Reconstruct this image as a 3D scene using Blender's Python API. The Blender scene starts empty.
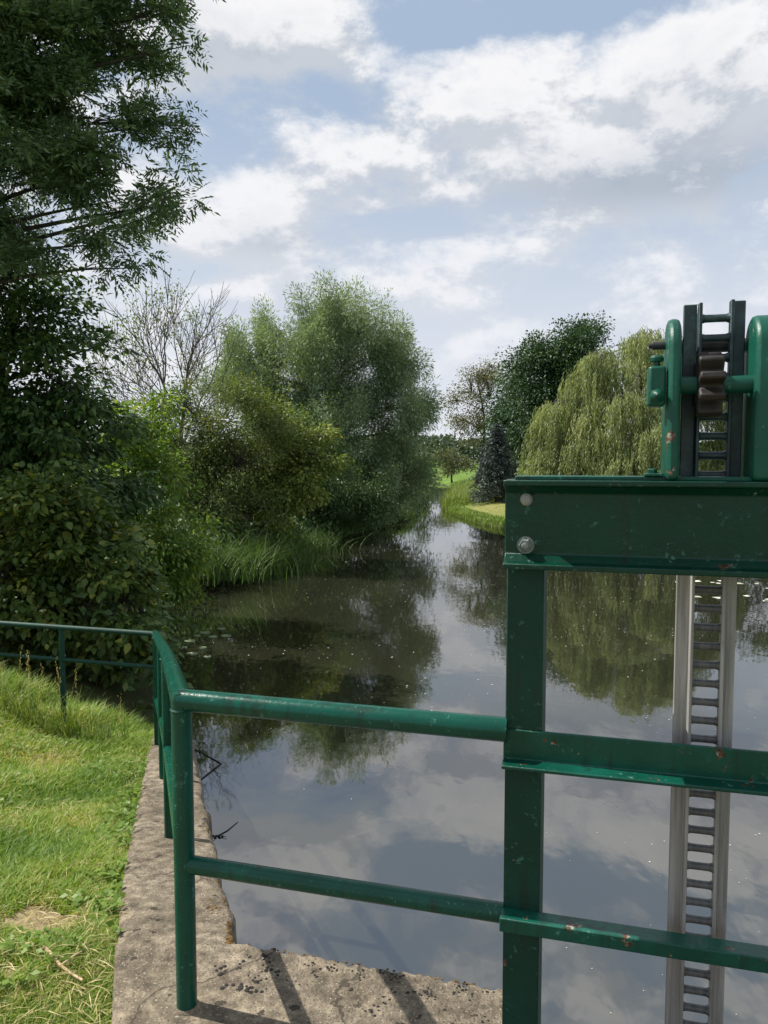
import bpy, math, random
import numpy as np
from mathutils import Vector, Matrix

random.seed(7)
RNG = np.random.default_rng(11)
SC = bpy.context.scene
COL = SC.collection
F, PITCH, CAMZ = 770.0, math.atan(53/770), 1.65
WATER = -1.35

# ------------------------------------------------------------------ geometry helpers
def P(px, py, D):
    """point at ground distance D on the sight line measured in the photograph"""
    a, b = (px-384)/F, (512-py)/F
    y = math.cos(PITCH) + b*math.sin(PITCH)
    z = b*math.cos(PITCH) - math.sin(PITCH)
    return np.array([a/y*D, D, CAMZ + z/y*D])

class MB:
    """collects shapes for ONE mesh object"""
    def __init__(s): s.v, s.f, s.n = [], [], 0
    def add(s, v, f):
        v = np.asarray(v, float).reshape(-1, 3)
        s.v.append(v); s.f += [tuple(i+s.n for i in q) for q in f]; s.n += len(v)
    def box(s, c, h, M=None):
        c = np.array(c, float); h = np.array(h, float)
        sg = np.array([[-1,-1,-1],[1,-1,-1],[1,1,-1],[-1,1,-1],[-1,-1,1],[1,-1,1],[1,1,1],[-1,1,1]])
        v = c + sg*h
        if M is not None: v = M(v)
        s.add(v, [(3,2,1,0),(4,5,6,7),(0,1,5,4),(1,2,6,5),(2,3,7,6),(3,0,4,7)])
    def prism(s, pts, axis, a, b, M=None):
        """outline pts (2-D) swept along axis from a to b; axis 0: pts=(y,z), 1: pts=(x,z), 2: pts=(x,y)"""
        n = len(pts); v = []
        for t in (a, b):
            for p in pts:
                q = list(p); q.insert(axis, t); v.append(q)
        v = np.array(v, float)
        if M is not None: v = M(v)
        s.add(v, [tuple(range(n))[::-1], tuple(range(n, 2*n))] + [(i, (i+1) % n, n+(i+1) % n, n+i) for i in range(n)])
    def tube(s, pts, rad, k=8, caps=True):
        pts = np.asarray(pts, float); m = len(pts)
        rad = np.full(m, rad) if np.isscalar(rad) else np.asarray(rad, float)
        t = np.gradient(pts, axis=0); t /= np.linalg.norm(t, axis=1)[:, None] + 1e-12
        up = np.array([0,0,1.]) if abs(t[0][2]) < .9 else np.array([0,1.,0])
        ang = np.arange(k)*2*math.pi/k; V = []
        u = np.cross(up, t[0]); u /= np.linalg.norm(u)
        for i in range(m):
            u = u - t[i]*np.dot(u, t[i]); u /= np.linalg.norm(u)+1e-12
            w = np.cross(t[i], u)
            V.append(pts[i] + rad[i]*(np.cos(ang)[:, None]*u + np.sin(ang)[:, None]*w))
        fs = [(i*k+j, i*k+(j+1) % k, (i+1)*k+(j+1) % k, (i+1)*k+j) for i in range(m-1) for j in range(k)]
        if caps: fs += [tuple(range(k))[::-1], tuple((m-1)*k+j for j in range(k))]
        s.add(np.concatenate(V), fs)
    def lathe(s, prof, c, ax, k=20):
        """profile [(r,h)] about axis ax through c"""
        ax = np.array(ax, float); ax /= np.linalg.norm(ax); c = np.array(c, float)
        e = np.array([0,0,1.]) if abs(ax[2]) < .9 else np.array([1.,0,0])
        u = np.cross(ax, e); u /= np.linalg.norm(u); w = np.cross(ax, u)
        ang = np.arange(k)*2*math.pi/k
        V = np.concatenate([c + ax*h + r*(np.cos(ang)[:, None]*u + np.sin(ang)[:, None]*w) for r, h in prof]); m = len(prof)
        s.add(V, [(i*k+j, i*k+(j+1) % k, (i+1)*k+(j+1) % k, (i+1)*k+j) for i in range(m-1) for j in range(k)]
              + [tuple(range(k))[::-1], tuple((m-1)*k+j for j in range(k))])
    def build(s, name, mat, parent=None, smooth=True, bevel=0, sharp=40):
        me = bpy.data.meshes.new(name)
        me.from_pydata(np.concatenate(s.v).tolist(), [], s.f); me.update()
        o = bpy.data.objects.new(name, me); COL.objects.link(o)
        me.materials.append(mat)
        if smooth:
            me.shade_smooth()
            try: me.set_sharp_from_angle(angle=math.radians(sharp))
            except Exception: pass
        if bevel:
            b = o.modifiers.new('bevel', 'BEVEL'); b.width = bevel; b.segments = 2; b.limit_method = 'ANGLE'
            b.angle_limit = math.radians(35); b.harden_normals = False
        if parent is not None: put(o, parent)
        return o

def put(o, parent):
    """parent o, keeping world-space mesh data where it is"""
    o.parent = parent
    o.matrix_parent_inverse = Matrix.Translation(-world_loc(parent))
def world_loc(o):
    l = Vector(o.location); p = o.parent
    if p is not None and o.type != 'EMPTY': return Vector((0,0,0))
    return l
def thing(name, label, cat, loc, group=None):
    o = bpy.data.objects.new(name, None); COL.objects.link(o); o.location = [float(c) for c in loc]
    o.empty_display_size = .1
    return tag(o, label, cat, group)
def tag(o, label=None, cat=None, group=None, kind=None):
    if label: o['label'] = label
    if cat: o['category'] = cat
    if group: o['group'] = group
    if kind: o['kind'] = kind
    return o

def np_mesh(name, V, nper, mat, tint=None, parent=None, smooth=False, quads=None):
    """V: (N,nper,3) independent polygons -> one mesh, tint: per polygon float"""
    N = len(V); me = bpy.data.meshes.new(name)
    me.vertices.add(N*nper); me.vertices.foreach_set('co', np.ascontiguousarray(V, np.float32).ravel())
    me.loops.add(N*nper); me.loops.foreach_set('vertex_index', np.arange(N*nper, dtype=np.int32))
    me.polygons.add(N); me.polygons.foreach_set('loop_start', np.arange(N, dtype=np.int32)*nper)
    me.update(calc_edges=True)
    if tint is not None:
        a = me.attributes.new('tint', 'FLOAT', 'FACE'); a.data.foreach_set('value', np.asarray(tint, np.float32))
    me.materials.append(mat)
    o = bpy.data.objects.new(name, me); COL.objects.link(o)
    if parent is not None: put(o, parent)
    return o

def ovate(c, d, L, W, up=.6):
    """six-cornered ovate leaves, a little cupped -> (N,6,3)"""
    N = len(c); d = unit(d); nrm = unit(RNG.normal(size=(N, 3)) + np.array([0, 0, up*2])); s = unit(np.cross(d, nrm)); n2 = np.cross(s, d)
    L = np.broadcast_to(L, (N,))[:, None]; W = np.broadcast_to(W, (N,))[:, None]
    a = c+d*L*.28+n2*W*.06; b = c+d*L*.66+n2*W*.03; dr = np.array([0, 0, -1.])*L
    return np.stack([c, a+s*W*.46, b+s*W*.36+dr*.05, c+d*L+dr*.16, b-s*W*.36+dr*.05, a-s*W*.46], 1)
def unit(v): return v/(np.linalg.norm(v, axis=-1, keepdims=True)+1e-9)
def leaves(c, d, L, W, up=.6, fold=0):
    """diamond leaves: base c, direction d, length L, width W -> (N,4,3)"""
    N = len(c); d = unit(d)
    nrm = unit(RNG.normal(size=(N, 3)) + np.array([0, 0, up*2]))
    s = unit(np.cross(d, nrm)); L = np.broadcast_to(L, (N,))[:, None]; W = np.broadcast_to(W, (N,))[:, None]
    mid = c + d*L*.45
    sag = np.array([0, 0, -1.])*L*.12
    return np.stack([c, mid+s*W*.5, c+d*L+sag, mid-s*W*.5], 1)

# ------------------------------------------------------------------ materials
def new_mat(name):
    m = bpy.data.materials.new(name); m.use_nodes = True
    nt = m.node_tree; nt.nodes.clear()
    return m, nt, nt.nodes.new, nt.links.new
def ramp(nt, fac, stops):
    r = nt.nodes.new('ShaderNodeValToRGB'); nt.links.new(fac, r.inputs[0])
    el = r.color_ramp.elements
    while len(el) < len(stops): el.new(.5)
    for e, (p, c) in zip(el, stops):
        e.position = p; e.color = (*c, 1) if len(c) == 3 else c
    return r.outputs[0]
def noise(nt, vec, scale, detail=6, rough=.55, dist=0):
    n = nt.nodes.new('ShaderNodeTexNoise'); n.inputs['Scale'].default_value = scale
    n.inputs['Detail'].default_value = detail; n.inputs['Roughness'].default_value = rough; n.inputs['Distortion'].default_value = dist
    if vec is not None: nt.links.new(vec, n.inputs['Vector'])
    return n.outputs[0]
def mixc(nt, fac, a, b, mode='MIX'):
    m = nt.nodes.new('ShaderNodeMix'); m.data_type = 'RGBA'; m.blend_type = mode
    for sock, v in ((m.inputs[0], fac), (m.inputs[6], a), (m.inputs[7], b)):
        if hasattr(v, 'type') and hasattr(v, 'links'): nt.links.new(v, sock)
        elif isinstance(v, (int, float)): sock.default_value = v
        else: sock.default_value = (*v, 1)
    return m.outputs[2]
def math_(nt, op, a, b=None, c=None, clamp=False):
    m = nt.nodes.new('ShaderNodeMath'); m.operation = op; m.use_clamp = clamp
    for i, v in enumerate((a, b, c)):
        if v is None: continue
        if hasattr(v, 'links'): nt.links.new(v, m.inputs[i])
        else: m.inputs[i].default_value = v
    return m.outputs[0]
def geo(nt): return nt.nodes.new('ShaderNodeNewGeometry').outputs['Position']
def bump(nt, h, strength, dist=.01):
    b = nt.nodes.new('ShaderNodeBump'); b.inputs['Strength'].default_value = strength; b.inputs['Distance'].default_value = dist
    nt.links.new(h, b.inputs['Height']); return b.outputs[0]
def principled(nt, col, rough=.5, metal=0, normal=None, spec=.5, ior=None):
    p = nt.nodes.new('ShaderNodeBsdfPrincipled'); out = nt.nodes.new('ShaderNodeOutputMaterial')
    for k, v in (('Base Color', col), ('Roughness', rough), ('Metallic', metal), ('Specular IOR Level', spec)):
        if hasattr(v, 'links'): nt.links.new(v, p.inputs[k])
        else: p.inputs[k].default_value = (*v, 1) if isinstance(v, tuple) else v
    if normal is not None: nt.links.new(normal, p.inputs['Normal'])
    if ior: p.inputs['IOR'].default_value = ior
    nt.links.new(p.outputs[0], out.inputs[0]); return p

def leaf_mat(name, stops, transl=.35, rough=.5, spec=.3):
    m, nt, N, L = new_mat(name)
    a = N('ShaderNodeAttribute'); a.attribute_name = 'tint'
    c = ramp(nt, a.outputs['Fac'], stops)
    p = N('ShaderNodeBsdfPrincipled'); L(c, p.inputs['Base Color']); p.inputs['Roughness'].default_value = rough
    p.inputs['Specular IOR Level'].default_value = spec
    t = N('ShaderNodeBsdfTranslucent'); L(mixc(nt, 1, c, (1.35, 1.3, .6), 'MULTIPLY'), t.inputs[0])
    mx = N('ShaderNodeMixShader'); mx.inputs[0].default_value = transl
    L(p.outputs[0], mx.inputs[1]); L(t.outputs[0], mx.inputs[2])
    o = N('ShaderNodeOutputMaterial'); L(mx.outputs[0], o.inputs[0])
    return m
def bark_mat(name, a, b):
    m, nt, N, L = new_mat(name); pos = geo(nt)
    mp = N('ShaderNodeMapping'); L(pos, mp.inputs[0]); mp.inputs['Scale'].default_value = (1, 1, .25)
    n = noise(nt, mp.outputs[0], 14)
    principled(nt, ramp(nt, n, [(.35, a), (.65, b)]), .9, normal=bump(nt, n, .6, .02)); return m

def paint_mat(name, c0, c1, chip=.62, rough=.32, rust=True):
    """old thick green gloss paint: brush streaks, chalky scuffs, small chips"""
    m, nt, N, L = new_mat(name); pos = geo(nt)
    n1 = noise(nt, pos, 5, 5); n2 = noise(nt, pos, 60, 6, .7); n3 = noise(nt, pos, 210, 3, .6); n4 = noise(nt, pos, 16, 5, .65)
    col = ramp(nt, n1, [(.3, c0), (.7, c1)])
    # chalky bloom on wear
    chalk = ramp(nt, math_(nt, 'MULTIPLY', n2, math_(nt, 'ADD', n4, .45)), [(.60, (0,0,0)), (.72, (1,1,1))])
    col = mixc(nt, math_(nt, 'MULTIPLY', chalk, .55), col, (.12, .30, .23))
    mpv = N('ShaderNodeMapping'); L(pos, mpv.inputs[0]); mpv.inputs['Scale'].default_value = (26, 26, 2.2)
    runs = ramp(nt, math_(nt, 'MULTIPLY', noise(nt, mpv.outputs[0], 1, 5, .65), math_(nt, 'ADD', n1, .55)), [(.56, (0,0,0)), (.72, (1,1,1))])
    col = mixc(nt, math_(nt, 'MULTIPLY', runs, .55), col, (.012, .016, .011))
    specks = ramp(nt, n3, [(.70, (0,0,0)), (.76, (1,1,1))])
    col = mixc(nt, math_(nt, 'MULTIPLY', specks, .4), col, (.30, .42, .36))
    v = N('ShaderNodeTexVoronoi'); v.inputs['Scale'].default_value = 15; v.inputs['Randomness'].default_value = 1
    wv = N('ShaderNodeVectorMath'); wv.operation = 'ADD'; L(pos, wv.inputs[0])
    nn = N('ShaderNodeTexNoise'); nn.inputs['Scale'].default_value = 45; L(pos, nn.inputs['Vector'])
    sc = N('ShaderNodeVectorMath'); sc.operation = 'SCALE'; sc.inputs[3].default_value = .09; L(nn.outputs['Color'], sc.inputs[0]); L(sc.outputs[0], wv.inputs[1])
    L(wv.outputs[0], v.inputs['Vector'])
    chips = math_(nt, 'MULTIPLY', math_(nt, 'LESS_THAN', v.outputs['Distance'], .24), math_(nt, 'GREATER_THAN', n4, chip))
    chipc = ramp(nt, n2, [(.4, (.03, .016, .010)), (.52, (.12, .06, .032)), (.64, (.34, .35, .30))])
    if rust: col = mixc(nt, chips, col, chipc)
    h = math_(nt, 'ADD', math_(nt, 'MULTIPLY', n2, .6), math_(nt, 'MULTIPLY', n4, .8))
    h = math_(nt, 'SUBTRACT', h, math_(nt, 'MULTIPLY', chips, .4))
    r = math_(nt, 'ADD', math_(nt, 'MULTIPLY', chalk, .35), math_(nt, 'ADD', math_(nt, 'MULTIPLY', n4, .16), rough-.08), clamp=True)
    principled(nt, col, r, normal=bump(nt, h, .45, .004), spec=.32); return m

M = {}
M['paint'] = paint_mat('green_gloss_paint', (.0004, .026, .0145), (.0008, .042, .024))
M['paint_old'] = paint_mat('weathered_green_paint', (.0012, .048, .030), (.006, .098, .064), chip=.55, rough=.4)
M['paint_dull_shade'] = paint_mat('dull_shade_green_paint', (.0006, .028, .017), (.0012, .046, .029), chip=.64, rough=.62)  # matt finish; the dark green also carries the shade on the far rails
M['paint_rusty'] = paint_mat('rusting_green_paint', (.0010, .042, .026), (.006, .092, .062), chip=.525)
M['paint_pipe'] = paint_mat('green_pipe_paint', (.0008, .046, .029), (.0018, .076, .050), chip=.68, rough=.24)
def metal_mat(name, c0, c1, rough, metal):
    m, nt, N, L = new_mat(name); pos = geo(nt)
    n = noise(nt, pos, 9, 6, .65); n2 = noise(nt, pos, 90, 4)
    mp = N('ShaderNodeMapping'); L(pos, mp.inputs[0]); mp.inputs['Scale'].default_value = (30, 30, 1.5)
    st = noise(nt, mp.outputs[0], 2, 4)
    col = ramp(nt, math_(nt, 'ADD', math_(nt, 'MULTIPLY', n, .5), math_(nt, 'MULTIPLY', st, .5)), [(.36, c0), (.62, c1)])
    principled(nt, col, math_(nt, 'ADD', math_(nt, 'MULTIPLY', n2, .3), rough), metal, normal=bump(nt, n2, .25, .003)); return m
M['dark_steel'] = metal_mat('greased_dark_steel', (.012, .014, .017), (.035, .04, .045), .35, .3)
M['rust_iron'] = metal_mat('rusty_brown_iron', (.006, .0055, .005), (.026, .019, .014), .45, .1)
M['zinc'] = metal_mat('dull_zinc', (.06, .09, .08), (.40, .40, .38), .5, .1)
# rack: bare galvanised steel low down, dark blue-green paint where it stands above the beam
def rack_mat(bare0, bare1, name):
    m, nt, N, L = new_mat(name); pos = geo(nt)
    sx = N('ShaderNodeSeparateXYZ'); L(pos, sx.inputs[0])
    n = noise(nt, pos, 22, 6, .7); n2 = noise(nt, pos, 110, 4)
    mp = N('ShaderNodeMapping'); L(pos, mp.inputs[0]); mp.inputs['Scale'].default_value = (40, 40, 2)
    st = noise(nt, mp.outputs[0], 2, 5)
    bare = ramp(nt, st, [(.32, bare0), (.66, bare1)])
    bare = mixc(nt, ramp(nt, n, [(.6, (0,0,0)), (.72, (.6,.6,.6))]), bare, (.16, .13, .11))
    pc = ramp(nt, n, [(.35, (.010, .020, .026)), (.55, (.018, .045, .05)), (.72, (.05, .12, .11))])
    t = math_(nt, 'ADD', sx.outputs[2], math_(nt, 'MULTIPLY', n, .25))
    k = math_(nt, 'GREATER_THAN', t, 1.62)
    principled(nt, mixc(nt, k, bare, pc), math_(nt, 'ADD', math_(nt, 'MULTIPLY', n2, .3), .3), 0.0, normal=bump(nt, n2, .25, .003)); return m
M['rack'] = rack_mat((.17, .165, .155), (.34, .33, .315), 'rack_rail_steel')
M['rung'] = rack_mat((.05, .05, .05), (.11, .11, .108), 'rack_rung_steel')

def concrete_mat():
    m, nt, N, L = new_mat('old_concrete'); pos = geo(nt)
    n1 = noise(nt, pos, 2.2, 6, .6); n2 = noise(nt, pos, 17, 8, .7); n3 = noise(nt, pos, 90, 4, .6)
    col = ramp(nt, n2, [(.32, (.072, .061, .048)), (.5, (.18, .154, .118)), (.68, (.37, .32, .245))])
    big = ramp(nt, n1, [(.36, (.66, .63, .58)), (.6, (1.05, 1.02, .97))])
    col = mixc(nt, 1, col, big, 'MULTIPLY')
    n4 = noise(nt, pos, 5.5, 7, .65, .6); col = mixc(nt, ramp(nt, n4, [(.54, (0,0,0)), (.68, (.45,.45,.45))]), col, (.40, .325, .23))
    v = N('ShaderNodeTexVoronoi'); v.inputs['Scale'].default_value = 130; L(pos, v.inputs['Vector'])
    sp = N('ShaderNodeSeparateColor'); L(v.outputs['Color'], sp.inputs[0])
    peb = math_(nt, 'MULTIPLY', math_(nt, 'LESS_THAN', v.outputs['Distance'], .42), math_(nt, 'GREATER_THAN', sp.outputs[0], .35))
    col = mixc(nt, math_(nt, 'MULTIPLY', peb, .75), col, ramp(nt, sp.outputs[1], [(0, (.045, .037, .028)), (.45, (.15, .122, .088)), (.8, (.26, .215, .155)), (1, (.42, .36, .27))]))
    ck = N('ShaderNodeTexVoronoi'); ck.feature = 'DISTANCE_TO_EDGE'; ck.inputs['Scale'].default_value = 1.1
    cv = N('ShaderNodeVectorMath'); cv.operation = 'ADD'; L(pos, cv.inputs[0]); cn = N('ShaderNodeTexNoise'); cn.inputs['Scale'].default_value = 6; cn.inputs['Detail'].default_value = 6; L(pos, cn.inputs['Vector'])
    cs = N('ShaderNodeVectorMath'); cs.operation = 'SCALE'; cs.inputs[3].default_value = .35; L(cn.outputs['Color'], cs.inputs[0]); L(cs.outputs[0], cv.inputs[1]); L(cv.outputs[0], ck.inputs['Vector'])
    crack = math_(nt, 'LESS_THAN', ck.outputs['Distance'], .006); col = mixc(nt, math_(nt, 'MULTIPLY', crack, .7), col, (.04, .034, .027))
    # dark lichen blots
    v2 = N('ShaderNodeTexVoronoi'); v2.inputs['Scale'].default_value = 13
    wv = N('ShaderNodeVectorMath'); wv.operation = 'ADD'; L(pos, wv.inputs[0])
    nn = N('ShaderNodeTexNoise'); nn.inputs['Scale'].default_value = 30; L(pos, nn.inputs['Vector'])
    sc = N('ShaderNodeVectorMath'); sc.operation = 'SCALE'; sc.inputs[3].default_value = .06; L(nn.outputs['Color'], sc.inputs[0]); L(sc.outputs[0], wv.inputs[1]); L(wv.outputs[0], v2.inputs['Vector'])
    s2 = N('ShaderNodeSeparateColor'); L(v2.outputs['Color'], s2.inputs[0])
    blot = math_(nt, 'MULTIPLY', math_(nt, 'LESS_THAN', v2.outputs['Distance'], .2), math_(nt, 'GREATER_THAN', s2.outputs[0], .55))
    col = mixc(nt, math_(nt, 'MULTIPLY', blot, .8), col, (.025, .022, .018))
    h = math_(nt, 'ADD', math_(nt, 'MULTIPLY', n2, .35), math_(nt, 'ADD', math_(nt, 'MULTIPLY', peb, .3), math_(nt, 'MULTIPLY', n3, .7)))
    principled(nt, col, .9, normal=bump(nt, h, .8, .012), spec=.2); return m
M['concrete'] = concrete_mat()

def moss_mat():
    m, nt, N, L = new_mat('rust_orange_moss'); n = noise(nt, geo(nt), 70, 6, .7)
    principled(nt, ramp(nt, n, [(.3, (.03, .022, .012)), (.5, (.14, .08, .03)), (.68, (.36, .24, .09))]), .95, normal=bump(nt, n, 1, .02), spec=.1); return m
M['moss'] = moss_mat()

def soil_mat(name, attr):
    m, nt, N, L = new_mat(name); pos = geo(nt)
    n1 = noise(nt, pos, .5, 6, .6); n2 = noise(nt, pos, 6, 8, .7); n3 = noise(nt, pos, 60, 5, .7)
    if attr:      # far ground: grass colour, drier where mown
        a = N('ShaderNodeAttribute'); a.attribute_name = 'dry'
        g = ramp(nt, n1, [(.35, (.075, .14, .022)), (.65, (.14, .22, .035))])
        d = ramp(nt, n2, [(.35, (.16, .19, .055)), (.65, (.29, .27, .10))])
        w = N('ShaderNodeAttribute'); w.attribute_name = 'mud'
        col = mixc(nt, w.outputs['Fac'], mixc(nt, a.outputs['Fac'], g, d), (.035, .03, .018))
    else:
        e = ramp(nt, n2, [(.3, (.16, .105, .06)), (.52, (.33, .24, .15)), (.72, (.52, .40, .26))])
        col = mixc(nt, ramp(nt, n3, [(.35, (0,0,0)), (.62, (.6,.6,.6))]), e, (.12, .13, .035))
    principled(nt, col, .95, normal=bump(nt, math_(nt, 'ADD', n2, math_(nt, 'MULTIPLY', n3, .4)), .7, .03), spec=.15); return m
M['ground'] = soil_mat('bank_ground', True)
M['soil'] = soil_mat('lawn_soil', False)

def water_mat():
    m, nt, N, L = new_mat('river_water'); pos = geo(nt)
    mp = N('ShaderNodeMapping'); L(pos, mp.inputs[0]); mp.inputs['Scale'].default_value = (1, .55, 1)
    a = noise(nt, mp.outputs[0], 1.1, 3, .5, .3); b = noise(nt, mp.outputs[0], 6, 2, .5, .2)
    h = math_(nt, 'ADD', math_(nt, 'MULTIPLY', a, 1.0), math_(nt, 'MULTIPLY', b, .16))
    mur = noise(nt, pos, .35, 4)
    p = principled(nt, ramp(nt, mur, [(.3, (.0155, .0165, .010)), (.7, (.022, .0225, .0135))]), .03, normal=bump(nt, h, .10, .05), spec=.5, ior=2.9)
    return m
M['water'] = water_mat()

L_ = leaf_mat
M['ash'] = L_('ash_leaf', [(0, (0.058, 0.103, 0.045)), (.6, (0.091, 0.157, 0.065)), (1, (0.141, 0.210, 0.085))], .3, .42, .4)
M['darkleaf'] = L_('dark_maple_leaf', [(0, (0.029, 0.066, 0.021)), (.7, (0.055, 0.115, 0.029)), (1, (0.108, 0.164, 0.037))], .22)
M['hazel'] = L_('hazel_leaf', [(0, (0.048, 0.092, 0.019)), (.7, (0.092, 0.146, 0.028)), (1, (0.190, 0.214, 0.040))], .25)
M['lime'] = L_('bright_bush_leaf', [(0, (0.069, 0.138, 0.025)), (.6, (0.138, 0.235, 0.039)), (1, (0.262, 0.317, 0.055))], .38)
M['olive'] = L_('olive_bush_leaf', [(0, (.068, .105, .034)), (.6, (.12, .17, .048)), (1, (.22, .23, .075))], .34)
M['maple'] = L_('yellow_green_leaf', [(0, (0.076, 0.129, 0.028)), (.6, (0.152, 0.213, 0.039)), (1, (0.319, 0.304, 0.068))], .33)
M['willow'] = L_('grey_willow_leaf', [(0, (0.130, 0.195, 0.105)), (.6, (0.218, 0.299, 0.161)), (1, (0.354, 0.420, 0.232))], .3)
M['bushdark'] = L_('river_bush_leaf', [(0, (0.044, 0.086, 0.031)), (.7, (0.080, 0.143, 0.047)), (1, (0.143, 0.197, 0.062))], .25)
M['weep'] = L_('weeping_willow_leaf', [(0, (0.122, 0.161, 0.062)), (.55, (0.239, 0.290, 0.119)), (1, (0.386, 0.412, 0.193))], .36)
M['oak'] = L_('dense_dark_leaf', [(0, (0.030, 0.066, 0.030)), (.7, (0.055, 0.108, 0.044)), (1, (0.083, 0.138, 0.055))], .2)
M['pale'] = L_('thin_pale_leaf', [(0, (0.101, 0.110, 0.059)), (.7, (0.167, 0.171, 0.093)), (1, (0.241, 0.213, 0.121))], .3)
M['spruce'] = L_('blue_spruce_needle', [(0, (.04, .058, .052)), (.7, (.075, .10, .092)), (1, (.15, .18, .17))], .08)
M['rusty'] = L_('olive_tree_leaf', [(0, (.075, .10, .04)), (1, (.16, .175, .075))], .25)
M['far'] = L_('far_wood_leaf', [(0, (.045, .075, .045)), (1, (.085, .12, .065))], .15)
M['reed'] = L_('reed_blade', [(0, (0.045, 0.092, 0.021)), (.6, (0.081, 0.153, 0.034)), (1, (0.158, 0.209, 0.057))], .3)
M['grass'] = L_('lawn_blade', [(0, (.095, .185, .022)), (.5, (.19, .305, .036)), (.8, (.31, .37, .062)), (.9, (.48, .41, .18)), (1, (.60, .50, .27))], .38)
M['weed'] = L_('clover_leaf', [(0, (.10, .18, .025)), (1, (.20, .29, .05))], .35)
M['straw'] = L_('straw_blade', [(0, (.32, .29, .10)), (1, (.60, .50, .26))], .3)
M['bankgrass'] = L_('bank_grass_blade', [(0, (.09, .16, .03)), (.6, (.17, .24, .045)), (1, (.32, .30, .10))], .3)
M['bark'] = bark_mat('grey_bark', (.05, .042, .034), (.12, .105, .085))
M['barkdark'] = bark_mat('dark_bark', (.022, .019, .015), (.055, .047, .038))
M['pad'] = L_('lily_pad_leaf', [(0, (.22, .27, .16)), (1, (.45, .48, .36))], .05, .35, .6)
M['petal'] = L_('floating_fluff', [(0, (.45, .44, .36)), (1, (.78, .77, .70))], .1, .6)
M['twig'] = bark_mat('wet_twig', (.008, .007, .006), (.02, .017, .014))

# ------------------------------------------------------------------ trees
def bez(a, b, c, n):
    t = np.linspace(0, 1, n)[:, None]
    return (1-t)**2*a + 2*t*(1-t)*b + t*t*c

def px_lobe(px, py, rx, ry, D, dep=None, n=None, dD=0):
    c = P(px, py, D+dD); k = D/F
    return (c, np.array([rx*k, (dep if dep else (rx+ry)*.5*k), ry*k]), n)

def sample_lobes(lobes, total, shell=.45, rag=.22, percl=7, sub=.36, plume=0):
    w = np.array([l[2] if l[2] else (l[1][0]*l[1][2]) for l in lobes], float); w /= w.sum()
    out, own = [], []
    for i, (c, r, _) in enumerate(lobes):
        m = max(2, int(round(total*w[i])))
        ns = max(2, int(round(m/percl)))
        d = unit(RNG.normal(size=(ns, 3))+np.array([0, 0, .25]))
        rad = (.25+.75*RNG.random(ns)**shell)*(1+RNG.normal(size=ns)*rag*.5)
        sc = c + d*r*rad[:, None]; j = RNG.integers(0, ns, m); j[:min(ns, m)] = np.arange(ns)[:m]
        sr = np.mean(r)*sub*(.7+.6*RNG.random(ns))
        e = np.clip(RNG.normal(size=(m, 3)), -1.8, 1.8); e[:, 2] *= .62
        if plume:      # upswept sprays instead of round tufts
            ax = unit(unit(sc-c)*np.array([1, 1, .3])*.55 + np.array([0, 0, .8]) + RNG.normal(size=sc.shape)*.25)
            t = RNG.random(m)*2-1
            e = e*(.42-.22*t[:, None]) + ax[j]*t[:, None]*plume + unit(sc-c)[j]*np.array([1, 1, 0])*(t[:, None]**2)*.35
        out.append(sc[j] + e*sr[j][:, None]*.6); own += [i]*m
    return np.concatenate(out), np.array(own)

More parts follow.
